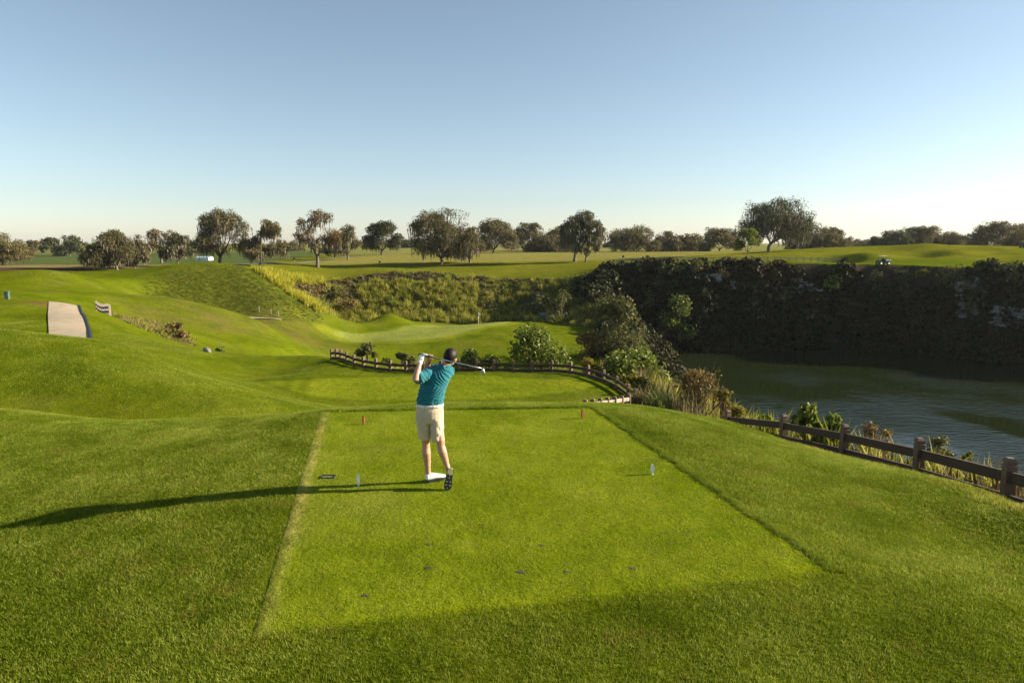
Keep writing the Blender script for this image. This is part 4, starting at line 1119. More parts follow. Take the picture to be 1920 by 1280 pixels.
#PART5
# ------------------------------------------------------------------ timber fences
def wood(name, col, var=.3):
    m, ns, ls, bs = nodes_of(name)
    tc = ns.new('ShaderNodeTexCoord')
    mp = ns.new('ShaderNodeMapping'); mp.inputs['Scale'].default_value = (3, 26, 26)
    no = ns.new('ShaderNodeTexNoise'); no.inputs['Scale'].default_value = 1.6; no.inputs['Detail'].default_value = 7; no.inputs['Distortion'].default_value = .6
    ls.new(tc.outputs['Object'], mp.inputs[0]); ls.new(mp.outputs[0], no.inputs['Vector'])
    r = ramp(ns, [(.25, [c * (1 - var) for c in col]), (.75, [c * (1 + var) for c in col])])
    ls.new(no.outputs['Fac'], r.inputs['Fac']); ls.new(r.outputs['Color'], bs.inputs['Base Color'])
    bs.inputs['Roughness'].default_value = .75
    b = ns.new('ShaderNodeBump'); b.inputs['Strength'].default_value = .4; b.inputs['Distance'].default_value = .01
    ls.new(no.outputs['Fac'], b.inputs['Height']); ls.new(b.outputs['Normal'], bs.inputs['Normal'])
    return m
M_RAIL = wood('stained_timber', (.060, .032, .020))
M_POST = wood('post_timber', (.14, .085, .055))
M_GREY = wood('weathered_sunlit_timber', (.30, .25, .20))  # weathered wood; on the crest fence its paleness paints in sunlight

def post_mesh(name, w, h, mat, buried=.25):
    "square post with a grooved neck and a chamfered cap"
    a = w / 2
    n_ = h - .8 * w
    prof = [(-buried, 1), (n_, 1), (n_ + .05 * w, .84), (n_ + .2 * w, .84), (n_ + .25 * w, 1), (h - .28 * w, 1), (h, .62)]
    V = []; Fc = []
    for z, k in prof:
        V += [(-a * k, -a * k, z), (a * k, -a * k, z), (a * k, a * k, z), (-a * k, a * k, z)]
    for i in range(len(prof) - 1):
        for k in range(4):
            Fc.append((i * 4 + k, i * 4 + (k + 1) % 4, i * 4 + 4 + (k + 1) % 4, i * 4 + 4 + k))
    Fc += [(3, 2, 1, 0), tuple(len(V) - 4 + k for k in range(4))]
    me = np_mesh(name, np.array(V), Fc, (mat,))
    return me

def box_mesh(name, lx, ly, lz, mat, bev=.0, centre=True):
    bm = bmesh.new()
    bmesh.ops.create_cube(bm, size=1)
    bmesh.ops.scale(bm, vec=(lx, ly, lz), verts=bm.verts)
    if bev:
        bmesh.ops.bevel(bm, geom=bm.edges[:], offset=bev, segments=1, affect='EDGES')
    me = bpy.data.meshes.new(name); bm.to_mesh(me); bm.free()
    me.materials.append(mat)
    return me

def fence(name, label, pts, post_h, post_w, rails, rail_h, rail_t, mpost, mrail, group=None, post_z=None):
    """pts: list of (x, y); rails: heights of rail centres above the ground"""
    P3 = [Vector((x, y, hz(x, y))) for x, y in pts]
    root = empty(name, P3[0], label, 'fence', group)
    pm = post_mesh('post', post_w, post_h, mpost)
    unit = box_mesh('rail', 1, rail_t, rail_h, mrail, .0)
    for i, p in enumerate(P3):
        o = bpy.data.objects.new('post', pm)
        q = P3[min(i + 1, len(P3) - 1)] - P3[max(i - 1, 0)]
        link(o, root)
        o.location = p - P3[0]
        o.rotation_euler = (random.uniform(-.02, .02), random.uniform(-.02, .02), math.atan2(q.y, q.x) + random.uniform(-.03, .03))
    for a, b in zip(P3[:-1], P3[1:]):
        for zr in rails:
            A = a + Vector((0, 0, zr + random.uniform(-.01, .01))); Bq = b + Vector((0, 0, zr + random.uniform(-.01, .01)))
            d = Bq - A
            o = bpy.data.objects.new('rail', unit)
            link(o, root)
            o.location = (A + Bq) / 2 - P3[0]
            o.rotation_euler = (0, -math.asin(max(-1, min(1, d.z / d.length))), math.atan2(d.y, d.x))
            o.scale = (d.length - post_w * .7, 1, 1)
    return root

fence('plank_fence', 'low dark timber fence running down the slope at the right of the tee',
      [p_[:2] for p_ in FENCE_P], 1.05, .16, (.32, .72), .19, .06, M_POST, M_RAIL)
low_px = [(622, 674), (631, 676), (640, 678), (651, 681), (665, 685), (682, 688), (705, 691), (732, 694), (761, 696), (793, 697), (826, 698), (860, 698), (893, 698), (926, 698), (962, 698), (998, 698), (1034, 698), (1070, 702), (1103, 707), (1132, 717), (1157, 728), (1178, 737), (1191, 742)]
low = [WZ(u, v, -4.0)[:2] for u, v in low_px]
fence('plank_fence', 'dark timber fence curving around the lower terrace behind the golfer', low, .66, .14, (.10, .40), .15, .05, M_POST, M_RAIL)
fence('plank_fence', 'timber fence with sunlight painted into its pale rails, just over the crest at the far right of the tee', [p_[:2] for p_ in BACK_P], .62, .15, (.16, .42), .16, .05, M_POST, M_GREY)  # pale rails: sunlight on the timber is put into the colour
uu = np.interp(np.arange(33), [0, 5, 9, 15, 22, 32], [1131, 1198, 1248, 1336, 1438, 1574])
far = []
for u in uu:
    Yf = float(np.interp(u, [1131, 1198, 1248, 1336, 1440, 1574], [164, 163, 162, 161, 159.5, 156.5]))
    far.append((W(u, 497, Yf)[0], Yf))
fence('plank_fence', 'long weathered fence on the far rim above the quarry cliff', far, 1.15, .15, (.45, .85), .16, .06, M_GREY, M_GREY)
sm = [W(u, v, Y)[:2] for u, v, Y in [(181, 575, 66), (184, 575, 65), (188, 577, 64), (192, 580, 63), (196, 583, 62), (200, 586, 61), (203, 590, 60), (207, 594, 59)]]
fence('plank_fence', 'short pale weathered fence right of the cart path', sm, .95, .16, (.25, .62), .2, .06, M_GREY, M_GREY)

# ------------------------------------------------------------------ cart path with black edging
M_CONC = plain('path_concrete', (.29, .235, .16), .9, .16, 1.6, .3)
M_BLACK = plain('black_rubber', (.018, .018, .02), .55, .2, 6)
def strip_sheet(name, left, right, mat, off, n=26, m=7):
    L = np.array(left); R = np.array(right)
    tl = np.linspace(0, len(L) - 1, n)
    def samp(A):
        return np.stack([np.interp(tl, np.arange(len(A)), A[:, k]) for k in range(2)], 1)
    a, b = samp(L), samp(R)
    s = np.linspace(0, 1, m)[None, :, None]
    G = a[:, None] * (1 - s) + b[:, None] * s
    return sheet(name, G[..., 0], G[..., 1], height(G[..., 0], G[..., 1]) + off, mat)
pl = [W(*p)[:2] for p in [(92, 645, 35), (92, 632, 38.5), (91, 610, 44.5), (90, 590, 50), (93, 569, 59.5)]]
pr = [W(*p)[:2] for p in [(172, 650, 35), (169, 637, 38.5), (165, 612, 44.5), (157, 590, 50), (145, 568, 59.5)]]
me = strip_sheet('cart_path', pl, pr, M_CONC, .05)
mobj('cart_path', me, kind='structure', label='pale concrete cart path rising over the left mound')
V = []; Fc = []
for i, t in enumerate(np.linspace(0, len(pr) - 1, 30)):
    x = float(np.interp(t, range(len(pr)), [p[0] for p in pr])); y = float(np.interp(t, range(len(pr)), [p[1] for p in pr]))
    z = hz(x + .1, y)
    V += [(x, y, z - .1), (x + .15, y, z - .1), (x + .15, y, z + .15), (x, y, z + .15)]
    if i:
        o = (i - 1) * 4
        Fc += [(o + k, o + (k + 1) % 4, o + 4 + (k + 1) % 4, o + 4 + k) for k in range(4)]
Fc += [(0, 1, 2, 3), tuple(len(V) - 4 + k for k in (3, 2, 1, 0))]
mobj('path_kerb', np_mesh('path_kerb', np.array(V), Fc, (M_BLACK,)), label='black kerb along the right side of the cart path', cat='kerb')

# ------------------------------------------------------------------ bunker with stakes
M_SAND = plain('sand', (.34, .28, .20), .95, .1, 2, .3)
bk = [W(u, v, Yb)[:2] for u, v, Yb in [(448, 599, 106), (472, 600, 106), (500, 600, 106), (523, 600, 107)]]
bk2 = [(x, y + 1.6) for x, y in bk]
mobj('bunker', strip_sheet('bunker', bk2, bk, M_SAND, .12, 14, 5), kind='structure', label='thin strip of pale bunker sand on the hillside')
for i, (u, lab) in enumerate([(485, 'thin stake at the left end of the bunker'), (507, 'thin stake in the middle of the bunker'), (521, 'thin stake at the right end of the bunker')]):
    x, y, z = W(u, 600, 109.5)
    V, Fc, A = tube([(0, 0, -.2), (0, 0, .9), (0, 0, .95)], [.07, .07, .04], 6)
    o = mobj('stake', np_mesh('stake', V, Fc, (M_GREY,)), label=lab, cat='stake', group='stakes at the bunker')
    o.location = (x, y + .4, hz(x, y + .4))

# ------------------------------------------------------------------ flag, markers and other course furniture
M_WHITE = plain('white_paint', (.78, .78, .76), .45, .05, 8)
M_RED = plain('red_paint', (.22, .05, .025), .45, .15, 20)
M_DKPLASTIC = plain('dark_plastic', (.012, .013, .014), .5, .2, 10)
x, y, z = hit(897, 607, 100)
t = empty('flagstick', (x, y, z), 'white flagstick with a small white flag on the putting green', 'flag')
V, Fc, A = tube([(0, 0, -.1), (0, 0, 1.2), (0, 0, 2.2)], [.05, .045, .04], 8)
mobj('pole', np_mesh('pole', V, Fc, (plain('pole_paint', (.75, .72, .55), .5),)), t)
gx, gz = np.meshgrid(np.linspace(0, .30, 7), np.linspace(1.55, 2.15, 6))
gy = .05 * np.sin(gx * 14 + gz * 3)
fl = sheet('flag', gx + .04, gy, gz, M_WHITE)
fo = mobj('flag', fl, t); so = fo.modifiers.new('thick', 'SOLIDIFY'); so.thickness = .015

def tee_marker(label, u, v, mat, hgt, wid, thick, yaw):
    x, y, z = WZ(u, v, 0)
    t = empty('tee_marker', (x, y, .006), label, 'tee marker', 'tee markers on the tee box', (0, 0, yaw))
    n = 24
    V = []
    for s in (-1, 1):
        for k in range(n):
            a = 2 * math.pi * k / n
            r = 1 if s < 0 else 1
            V.append((math.cos(a) * wid / 2 * (1 - .18 * math.sin(a)), s * thick / 2, hgt * .56 + math.sin(a) * hgt * .44))
    Fc = [tuple(range(n)), tuple(range(2 * n - 1, n - 1, -1))] + [(k, n + k, n + (k + 1) % n, (k + 1) % n) for k in range(n)]
    mobj('blade', np_mesh('blade', np.array(V), Fc, (mat,)), t)
    V, Fc, A = tube([(0, 0, -.05), (0, 0, .01), (0, 0, hgt * .2)], [.012, .014, .008], 8)
    mobj('spike', np_mesh('spike', V, Fc, (mat,)), t)
    return t
tee_marker('white oval tee marker facing the camera near the right edge of the tee', 1223, 890, M_WHITE, .148, .046, .034, .1)
tee_marker('red-brown oval tee marker at the far right corner of the tee', 1092, 785, M_RED, .165, .045, .032, .5)
tee_marker('orange-red tee marker seen edge-on near the far left corner of the tee', 682, 796, M_RED, .15, .046, .026, 1.35)
tee_marker('thin white tee marker seen edge-on left of the golfer', 672, 911, M_WHITE, .155, .046, .022, 1.5)

# sunken black box in the turf
x, y, z = WZ(615, 895, 0)
t = empty('turf_box', (x, y, -.016), 'small black plastic box set into the turf left of the golfer', 'box')
for i, (dx, dy, lx, ly) in enumerate([(0, -.055, .19, .014), (0, .055, .19, .014), (-.088, 0, .014, .11), (.088, 0, .014, .11)]):
    o = mobj('rim', box_mesh('rim', lx, ly, .05, M_DKPLASTIC, .002), t); o.location = (dx, dy, .012)
o = mobj('lid', box_mesh('lid', .16, .094, .03, plain('box_lid', (.09, .095, .10), .6, .4, 40), .002), t); o.location = (0, 0, .012)

# divots: bare scars in the tee turf
M_DIRT = plain('divot_soil', (.045, .038, .014), .95, .35, 60, .5)
tee_obj = bpy.data.objects['tee_box']
rd = np.random.default_rng(3)
for (u, v, s) in [(802, 1065, .05), (978, 1073, .06), (1062, 1073, .04), (803, 1021, .04), (955, 887, .035), (1015, 1023, .035), (684, 1117, .045), (1185, 1066, .035), (1048, 985, .03), (905, 985, .025), (1150, 830, .025)]:
    x, y, z = WZ(u, v, 0)
    n = 14
    s = s * .55; rr = s * (1 + .35 * rd.normal(size=n))
    V = [(x + rr[k] * 1.25 * math.cos(6.283 * k / n), y + rr[k] * .9 * math.sin(6.283 * k / n), .0105) for k in range(n)] + [(x + .2 * s, y, .0085)]
    V += [(x + (rr[k] + .012) * 1.25 * math.cos(6.283 * k / n), y + (rr[k] + .012) * .9 * math.sin(6.283 * k / n), .004) for k in range(n)]
    Fc = [(k, (k + 1) % n, n) for k in range(n)] + [(k, n + 1 + k, n + 1 + (k + 1) % n, (k + 1) % n) for k in range(n)]
    mobj('divot', np_mesh('divot', np.array(V), Fc, (M_DIRT,), smooth=True), tee_obj)

# green utility box
M_UTIL = plain('utility_green', (.06, .11, .075), .5, .1, 6)
x, y, z = hit(14, 561, 45)
t = empty('utility_box', (x, y, z), 'green utility cabinet on the slope left of the cart path', 'cabinet', None, (0, 0, .2))
o = mobj('cabinet', box_mesh('cabinet', .34, .34, .66, M_UTIL, .02), t); o.location = (0, 0, .3)
o = mobj('lid', box_mesh('lid', .40, .40, .09, M_UTIL, .025), t); o.location = (0, 0, .67)

# white shed
x = W(384, 489, 245)[0]; y = 245; z = hz(x, y)
M_SHED = plain('shed_white', (.72, .74, .72), .5, .06, 1)
t = empty('shed', (x, y, z), 'small white shed between the tall moss-hung oaks', 'shed', None, (0, 0, -.25))
zs = W(384, 483, 245)[2] - z
o = mobj('wall', box_mesh('wall', 5.2, 2.6, zs + .3, M_SHED, .02), t); o.location = (0, 0, zs / 2 - .15)
V = [(-2.8, -1.5, 0), (2.8, -1.5, 0), (2.8, 1.5, 0), (-2.8, 1.5, 0), (-2.8, 0, .5), (2.8, 0, .5)]
o = mobj('roof', np_mesh('roof', np.array(V), [(0, 1, 5, 4), (2, 3, 4, 5), (0, 4, 3), (1, 2, 5), (3, 2, 1, 0)], (plain('shed_roof', (.45, .55, .58), .4),)), t); o.location = (0, 0, zs)
o = mobj('door', box_mesh('door', .9, .06, zs * .85, plain('shed_door', (.38, .46, .5), .5), .01), t); o.location = (-1.2, -1.33, zs * .43)

# yardage posts and the red sign
def sign_post(label, u, v, Y, hgt, face, back):
    x = W(u, v, Y)[0]; z = hz(x, Y)
    t = empty('sign_post', (x, Y, z), label, 'sign', 'small course signs')
    V, Fc, A = tube([(0, 0, -.2), (0, 0, hgt * .8)], [.05, .05], 8)
    mobj('pole', np_mesh('pole', V, Fc, (M_GREY,)), t)
    o = mobj('panel', box_mesh('panel', .55, .05, hgt * .42, face, .01), t); o.location = (0, -.08, hgt * .8)
    return t
sign_post('small dark sign post with a white foot on the left of the far plateau', 712, 494, 205, 1.2, M_BLACK, None)
sign_post('small dark sign post on the meadow right of the tall narrow oak', 1168, 489, 200, 1.6, M_BLACK, None)
sign_post('small red sign beside the grey road bend', 552, 490, 210, 1.7, M_RED, None)

# grey road behind the left oaks
rl = [W(*p)[:2] for p in [(440, 500, 186), (500, 499, 190), (545, 496, 200), (600, 487, 235), (680, 480, 290), (740, 476, 340)]]
rr_ = [(p[0] + 1.5, p[1] - 4.5) for p in rl]
mobj('road', strip_sheet('road', rl, rr_, plain('asphalt', (.15, .15, .155), .9, .1, .5), .12, 40, 4), kind='structure', label='narrow grey road curving behind the left oaks')

# white rock by the small bush
def rock_mesh(name, mat, seed, sx, sy, sz, sub=2, amp=.25):
    bm = bmesh.new()
    bmesh.ops.create_icosphere(bm, subdivisions=sub, radius=1)
    rng = np.random.default_rng(seed)
    for v in bm.verts:
        c = v.co.copy()
        k = 1 + amp * float(vnoise(np.array([c.x * 1.7 + seed]), np.array([c.y * 1.7 + c.z * 2.3]), seed)[0]) + rng.normal(0, .04)
        v.co = Vector((round(c.x * 2.4) / 2.4 * .5 + c.x * .5, c.y, round(c.z * 3) / 3 * .6 + c.z * .4)) * k
        v.co = Vector((v.co.x * sx, v.co.y * sy, v.co.z * sz))
    me = bpy.data.meshes.new(name); bm.to_mesh(me); bm.free()
    me.materials.append(mat)
    return me
M_ROCK = plain('limestone', (.15, .145, .13), .9, .5, .8, .8)  # stone colour lowered: shade on the quarry wall is put into it
def ledge_mesh(name, seed, sx, sz):
    "stack of broken rock layers"
    rng = np.random.default_rng(seed)
    V = []; Fc = []
    z = -sz
    while z < sz:
        h = rng.uniform(.25, .7)
        xo = -sx * rng.uniform(.5, 1)
        while xo < sx * rng.uniform(.5, 1):
            l = rng.uniform(.6, 2.2); d = rng.uniform(.5, 1.2)
            o = len(V)
            for (a, b_, c) in [(0, -1, 0), (1, -1, 0), (1, 1, 0), (0, 1, 0), (0, -1, 1), (1, -1, 1), (1, 1, 1), (0, 1, 1)]:
                V.append((xo + a * l * .95 + rng.normal(0, .07), b_ * (d if b_ < 0 else 1.2) + rng.normal(0, .08), z + c * h * .93 + rng.normal(0, .05)))
            Fc += [tuple(o + k for k in f) for f in [(0, 3, 2, 1), (4, 5, 6, 7), (0, 1, 5, 4), (1, 2, 6, 5), (2, 3, 7, 6), (3, 0, 4, 7)]]
            xo += l
        z += h
    return np_mesh(name, np.array(V), Fc, (M_ROCK,))
x, y, z = hit(389, 660, 40)
o = mobj('rock', rock_mesh('rock', M_ROCK, 2, .28, .22, .22), label='pale rock beside the small dark bush on the left slope', cat='rock'); o.location = (x, y, z + .08)
for i, (u, v, Y, sx, sz, lab) in enumerate([
    (1318, 526, 154, 3.6, .9, 'pale layered rock ledge high on the cliff under the far fence'),
    (1350, 536, 152, 3.0, .8, 'lower pale rock ledge right below the upper ledge'),
    (1480, 538, 148.5, 2.4, 1.6, 'grey rock face below the right end of the far fence'),
    (1508, 552, 147, 2.6, .8, 'thin grey rock ledge left of the bright conical shrub'),
    (1812, 575, 129, 2.2, 3.4, 'tall grey rock face in the shaded cliff at right'),
    (1838, 556, 127, 1.8, 2.6, 'upper grey rock face right of the tall one'),
    (1888, 603, 123, 3.2, 1.8, 'white rock face low in the cliff at the right edge'),
    (1030, 598, 144, 2.6, .9, 'dark rock ledge at the left end of the quarry slope')]):
    x, y, z = hit(u, v, 105)
    o = mobj('rock_ledge', ledge_mesh('rock_ledge', 20 + i, sx, sz), label=lab, cat='rock', group='rock outcrops in the quarry wall')
    o.location = (x, y + .2, z); o.rotation_euler = (-.15, random.uniform(-.08, .08), -.3)

# ------------------------------------------------------------------ utility carts
def utility_cart(label, u, v, Y, yaw):
    x = W(u, v, Y)[0]; z = hz(x, Y)
    t = empty('utility_cart', (x, Y, z), label, 'utility cart', 'utility carts on the far plateau', (0, 0, yaw))
    G = plain('cart_green', (.03, .06, .035), .4); K = M_BLACK
    o = mobj('body', box_mesh('body', 2.7, 1.3, .42, G, .06), t); o.location = (0, 0, .58)
    o = mobj('cargo_bed', box_mesh('cargo_bed', 1.15, 1.34, .36, plain('bed_grey', (.55, .55, .53), .5), .03), t); o.location = (.85, 0, .93)
    o = mobj('bonnet', box_mesh('bonnet', .75, 1.2, .3, G, .08), t); o.location = (-1.0, 0, .88)
    for s in (-.33, .33):
        o = mobj('seat', box_mesh('seat', .5, .55, .16, K, .04), t); o.location = (-.15, s, .86)
        o = mobj('seat_back', box_mesh('seat_back', .14, .55, .5, K, .04), t); o.location = (.14, s, 1.15)
    o = mobj('roof', box_mesh('roof', 1.35, 1.3, .1, M_WHITE, .03), t); o.location = (-.2, 0, 1.92)
    for sx in (-.8, .4):
        for sy in (-.58, .58):
            V, Fc, A = tube([(sx, sy, .75), (sx * .95, sy, 1.9)], [.035, .035], 6)
            mobj('roof_post', np_mesh('roof_post', V, Fc, (K,)), t)
    V, Fc, A = tube([(-.75, -.33, .95), (-.5, -.33, 1.2), (-.48, -.33, 1.22)], [.03, .03, .16], 10)
    mobj('steering_wheel', np_mesh('steering_wheel', V, Fc, (K,)), t)
    for sx in (-.95, .85):
        for sy in (-.62, .62):
            V, Fc, A = tube([(sx, sy - .12, .3), (sx, sy + .12, .3)], [.3, .3], 18)
            w = mobj('wheel', np_mesh('wheel', V, Fc, (K,)), t)
            V, Fc, A = tube([(sx, sy - .125, .3), (sx, sy + .125, .3)], [.15, .15], 12)
            mobj('rim', np_mesh('rim', V, Fc, (M_WHITE,)), w)
    return t
utility_cart('green utility cart with a white roof on the plateau above the cliff', 1655, 498, 150, .12)
utility_cart('utility cart half cut off by the right edge of the photograph', 1921, 470, 186, .5)
#PART6
# ------------------------------------------------------------------ golfer
def G(zx, zy, d=0.0):
    "point on the golfer from an enlarged crop of the photograph, d metres behind his middle"
    return np.array(W(700 + zx / 4.2667, 640 + zy / 4.2667, 8.50 + d))
ORG = np.array((-1.0, 8.5, 0.0))

def loft(rings, sides=20):
    """rings: (centre, half-width vector, half-depth vector) -> closed lofted solid"""
    V = []; Fc = []
    for c, a, b in rings:
        c = np.array(c); a = np.array(a); b = np.array(b)
        for k in range(sides):
            t = 2 * math.pi * k / sides
            V.append(c + a * math.cos(t) + b * math.sin(t))
    n = len(rings)
    for i in range(n - 1):
        for k in range(sides):
            p = i * sides + k; q = i * sides + (k + 1) % sides
            Fc += [(p, q, q + sides), (p, q + sides, p + sides)]
    V.append(np.array(rings[0][0])); V.append(np.array(rings[-1][0]))
    for k in range(sides):
        Fc.append((len(V) - 2, (k + 1) % sides, k)); Fc.append((len(V) - 1, (n - 1) * sides + k, (n - 1) * sides + (k + 1) % sides))
    return np.array(V), np.array(Fc), np.full(len(Fc), .5)

def ball(c, rx, ry, rz, rot=None, seg=20):
    V = []; Fc = []
    m = seg // 2
    for i in range(m + 1):
        for k in range(seg):
            th = math.pi * i / m; ph = 2 * math.pi * k / seg
            p = np.array((rx * math.sin(th) * math.cos(ph), ry * math.sin(th) * math.sin(ph), rz * math.cos(th)))
            V.append(p)
    V = np.array(V)
    if rot is not None:
        V = V @ np.array(rot).T
    for i in range(m):
        for k in range(seg):
            a = i * seg + k; b = i * seg + (k + 1) % seg
            Fc += [(a, a + seg, b + seg), (a, b + seg, b)]
    return V + np.array(c), np.array(Fc), np.full(len(Fc), .5)

def fuse(name, parts, voxel, mat, smooth=6, disp=None, factor=.5):
    V, Fc, A = merge(parts)
    tmp = bpy.data.objects.new('tmp', np_mesh('tmp', V - ORG, Fc))
    COL.objects.link(tmp)
    r = tmp.modifiers.new('r', 'REMESH'); r.mode = 'VOXEL'; r.voxel_size = voxel
    if smooth:
        s = tmp.modifiers.new('s', 'SMOOTH'); s.iterations = smooth; s.factor = factor
    dg = bpy.context.evaluated_depsgraph_get()
    me = bpy.data.meshes.new_from_object(tmp.evaluated_get(dg))
    bpy.data.objects.remove(tmp)
    me.name = name
    me.materials.clear(); me.materials.append(mat)
    me.polygons.foreach_set('use_smooth', np.ones(len(me.polygons), bool))
    if disp is not None:
        n = len(me.vertices)
        co = np.empty(n * 3); me.vertices.foreach_get('co', co); co = co.reshape(-1, 3)
        no = np.empty(n * 3); me.vertices.foreach_get('normal', no); no = no.reshape(-1, 3)
        co = co + no * disp(co + ORG)[:, None]
        me.vertices.foreach_set('co', co.ravel()); me.update()
    return me

def pt(path, radii, sides=14):
    return tube([tuple(p) for p in path], radii, sides)

def cloth(name, col, scale=300, stripes=None):
    m, ns, ls, bs = nodes_of(name)
    tc = ns.new('ShaderNodeTexCoord')
    no = ns.new('ShaderNodeTexNoise'); no.inputs['Scale'].default_value = 9; no.inputs['Detail'].default_value = 4
    ls.new(tc.outputs['Object'], no.inputs['Vector'])
    r = ramp(ns, [(.3, [c * .88 for c in col]), (.7, [c * 1.1 for c in col])])
    ls.new(no.outputs['Fac'], r.inputs['Fac'])
    ls.new(r.outputs['Color'], bs.inputs['Base Color'])
    bs.inputs['Roughness'].default_value = .85
    bs.inputs['Specular IOR Level'].default_value = .25
    bs.inputs['Sheen Weight'].default_value = .15
    w = ns.new('ShaderNodeTexNoise'); w.inputs['Scale'].default_value = scale
    ls.new(tc.outputs['Object'], w.inputs['Vector'])
    b = ns.new('ShaderNodeBump'); b.inputs['Strength'].default_value = .15; b.inputs['Distance'].default_value = .002
    ls.new(w.outputs['Fac'], b.inputs['Height']); ls.new(b.outputs['Normal'], bs.inputs['Normal'])
    return m

M_SKIN = plain('skin', (.46, .25, .16), .5, .10, 12)
M_SKIN.node_tree.nodes['Principled BSDF'].inputs['Subsurface Weight'].default_value = .08
M_SKIN.node_tree.nodes['Principled BSDF'].inputs['Subsurface Radius'].default_value = (.01, .004, .002)
M_SHIRT = cloth('teal_polo', (.009, .135, .17))
M_SHORT = cloth('khaki_cloth', (.52, .42, .30))
M_BELT = plain('white_belt', (.74, .72, .67), .5, .04, 20)
M_GLOVE = plain('white_glove', (.78, .77, .74), .6, .06, 40)
M_HAIR = plain('dark_hair', (.014, .009, .007), .55, .4, 60, .15, 0, .25)
M_SHOE = plain('white_leather', (.76, .75, .72), .4, .05, 20)
M_SOLE = plain('black_sole', (.015, .015, .016), .55, .3, 40)
M_HEEL = plain('tan_sole', (.42, .37, .20), .6, .2, 40)

golfer = empty('person', (ORG[0], ORG[1], 0), 'golfer in teal polo and khaki shorts at the end of his swing, seen from behind', 'person')

# joints
SHL, SHR = G(432, 262, .0), G(585, 236, .13)
ELL, WRL = G(336, 308, -.20), G(374, 165, -.06)
ELR, WRR = G(424, 208, .30), G(446, 146, .06)
NECK0, NECK1, HEAD = G(562, 215, .07), G(590, 168, .09), G(617, 128, .10)
HIPL, HIPR = G(402, 600, .0), G(508, 600, .0)
KNL, ANL = G(420, 815, .04), G(438, 1052, .07)
KNR, ANR = G(538, 828, -.10), G(592, 1002, -.12)
lean = np.array((math.sin(.22), 0, math.cos(.22)))
hax = np.array((math.cos(.22), 0, -math.sin(.22)))
yaw_h = -.35                                       # the face looks down the hole, a little to the right
fwd = np.array((-math.sin(yaw_h), math.cos(yaw_h), 0)); sid = np.cross(fwd, lean); sid /= np.linalg.norm(sid); fwd = np.cross(lean, sid)
RH = np.stack([sid, fwd, lean], 1)                  # head axes: x side, y front, z up
def HP(x, y, z): return HEAD + RH @ np.array((x, y, z))

def torso(k=1.0):
    S = np.array((0, 0, 1.0))
    def ring(zx, zy, d, hw, hd, tl, rot=0.0):
        a = np.array((math.cos(tl) * math.cos(rot), math.sin(rot), math.sin(tl))) * hw * k
        b = np.array((-math.sin(rot), math.cos(rot), 0)) * hd * k
        return (G(zx, zy, d), a, b)
    return loft([ring(452, 512, 0, .158, .115, .0), ring(455, 470, 0, .160, .120, .03), ring(463, 425, .01, .163, .125, .08, .05),
                 ring(478, 370, .02, .170, .130, .12, .1), ring(496, 318, .04, .182, .132, .16, .15), ring(512, 272, .05, .188, .125, .18, .2),
                 ring(524, 238, .06, .172, .105, .2, .2), ring(540, 214, .07, .125, .082, .2, .2), ring(560, 196, .08, .07, .06, .2, .2)], 24)

# --- hands around the grip
CL0, CL1 = G(362, 101, .02), G(862, 214, -.10)      # butt end and hosel end of the club
cax = (CL1 - CL0) / np.linalg.norm(CL1 - CL0)
def hand(centre, wrist, side, r_grip=.014, fr=.0088):
    """palm on the wrist side of the grip, four fingers curled round it and the thumb along it"""
    parts = []
    to_w = wrist - centre; to_w -= cax * to_w.dot(cax); to_w /= np.linalg.norm(to_w)
    up = np.cross(cax, to_w) * side
    palm_c = centre + to_w * (r_grip + .014)
    parts.append(loft([(wrist, cax * .028, up * .020), (wrist * .5 + palm_c * .5, cax * .034, up * .021), (palm_c, cax * .041, up * .022), (palm_c - to_w * .018, cax * .040, up * .018)], 14))
    for i in range(4):
        L = (.9, 1.0, .95, .78)[i]
        c = centre + cax * (.031 - .0205 * i) * (1 if side > 0 else -1)
        arc = []
        for j in range(9):
            t = -.35 + j / 8 * 4.1 * L
            arc.append(c + (to_w * math.cos(t) + up * math.sin(t)) * (r_grip + fr * .95) + cax * .002 * j)
        parts.append(tube([tuple(p) for p in arc], [fr * 1.1, fr * 1.1, fr * 1.05, fr * 1.08, fr, fr, fr * .98, fr * .9, fr * .7], 8))
    th = [palm_c - up * .012 + cax * .02, centre - up * (r_grip + .012) + cax * .03, centre - up * (r_grip + .010) + cax * .052, centre - up * (r_grip + .006) + cax * .070]
    parts.append(tube([tuple(p) for p in th], [.013, .0125, .011, .008], 9))
    return parts
HL = CL0 + cax * .052; HR = CL0 + cax * .135
handR = hand(HR, WRR, 1)
handL = hand(HL, WRL, 1)

# --- body: one continuous surface
body = [torso(.93)]
body.append(loft([(G(452, 520), np.array((.14, 0, 0)), np.array((0, .10, 0))), (G(454, 600), np.array((.15, 0, 0)), np.array((0, .11, 0))), (G(456, 640), np.array((.12, 0, 0)), np.array((0, .09, 0)))], 20))
def leg(hip, knee, ank, foot):
    c = knee + (ank - knee) * .30 + np.array((0, -.022, 0))
    m = knee + (ank - knee) * .62
    return tube([tuple(p) for p in (hip, hip * .5 + knee * .5, knee + np.array((0, 0, .05)), knee, knee + (ank - knee) * .14, c, m, knee + (ank - knee) * .85, ank, foot)],
                [.078, .066, .056, .052, .052, .057, .045, .036, .036, .030], 16)
body.append(leg(HIPL, KNL, ANL, G(446, 1085, .10)))
body.append(leg(HIPR, KNR, ANR, G(600, 1040, -.10)))
def arm(sh, el, wr):
    return tube([tuple(p) for p in (sh, sh * .5 + el * .5, el + (sh - el) * .12, el, el + (wr - el) * .18, el + (wr - el) * .4, el + (wr - el) * .75, wr)],
                [.056, .049, .043, .041, .044, .041, .031, .027], 14)
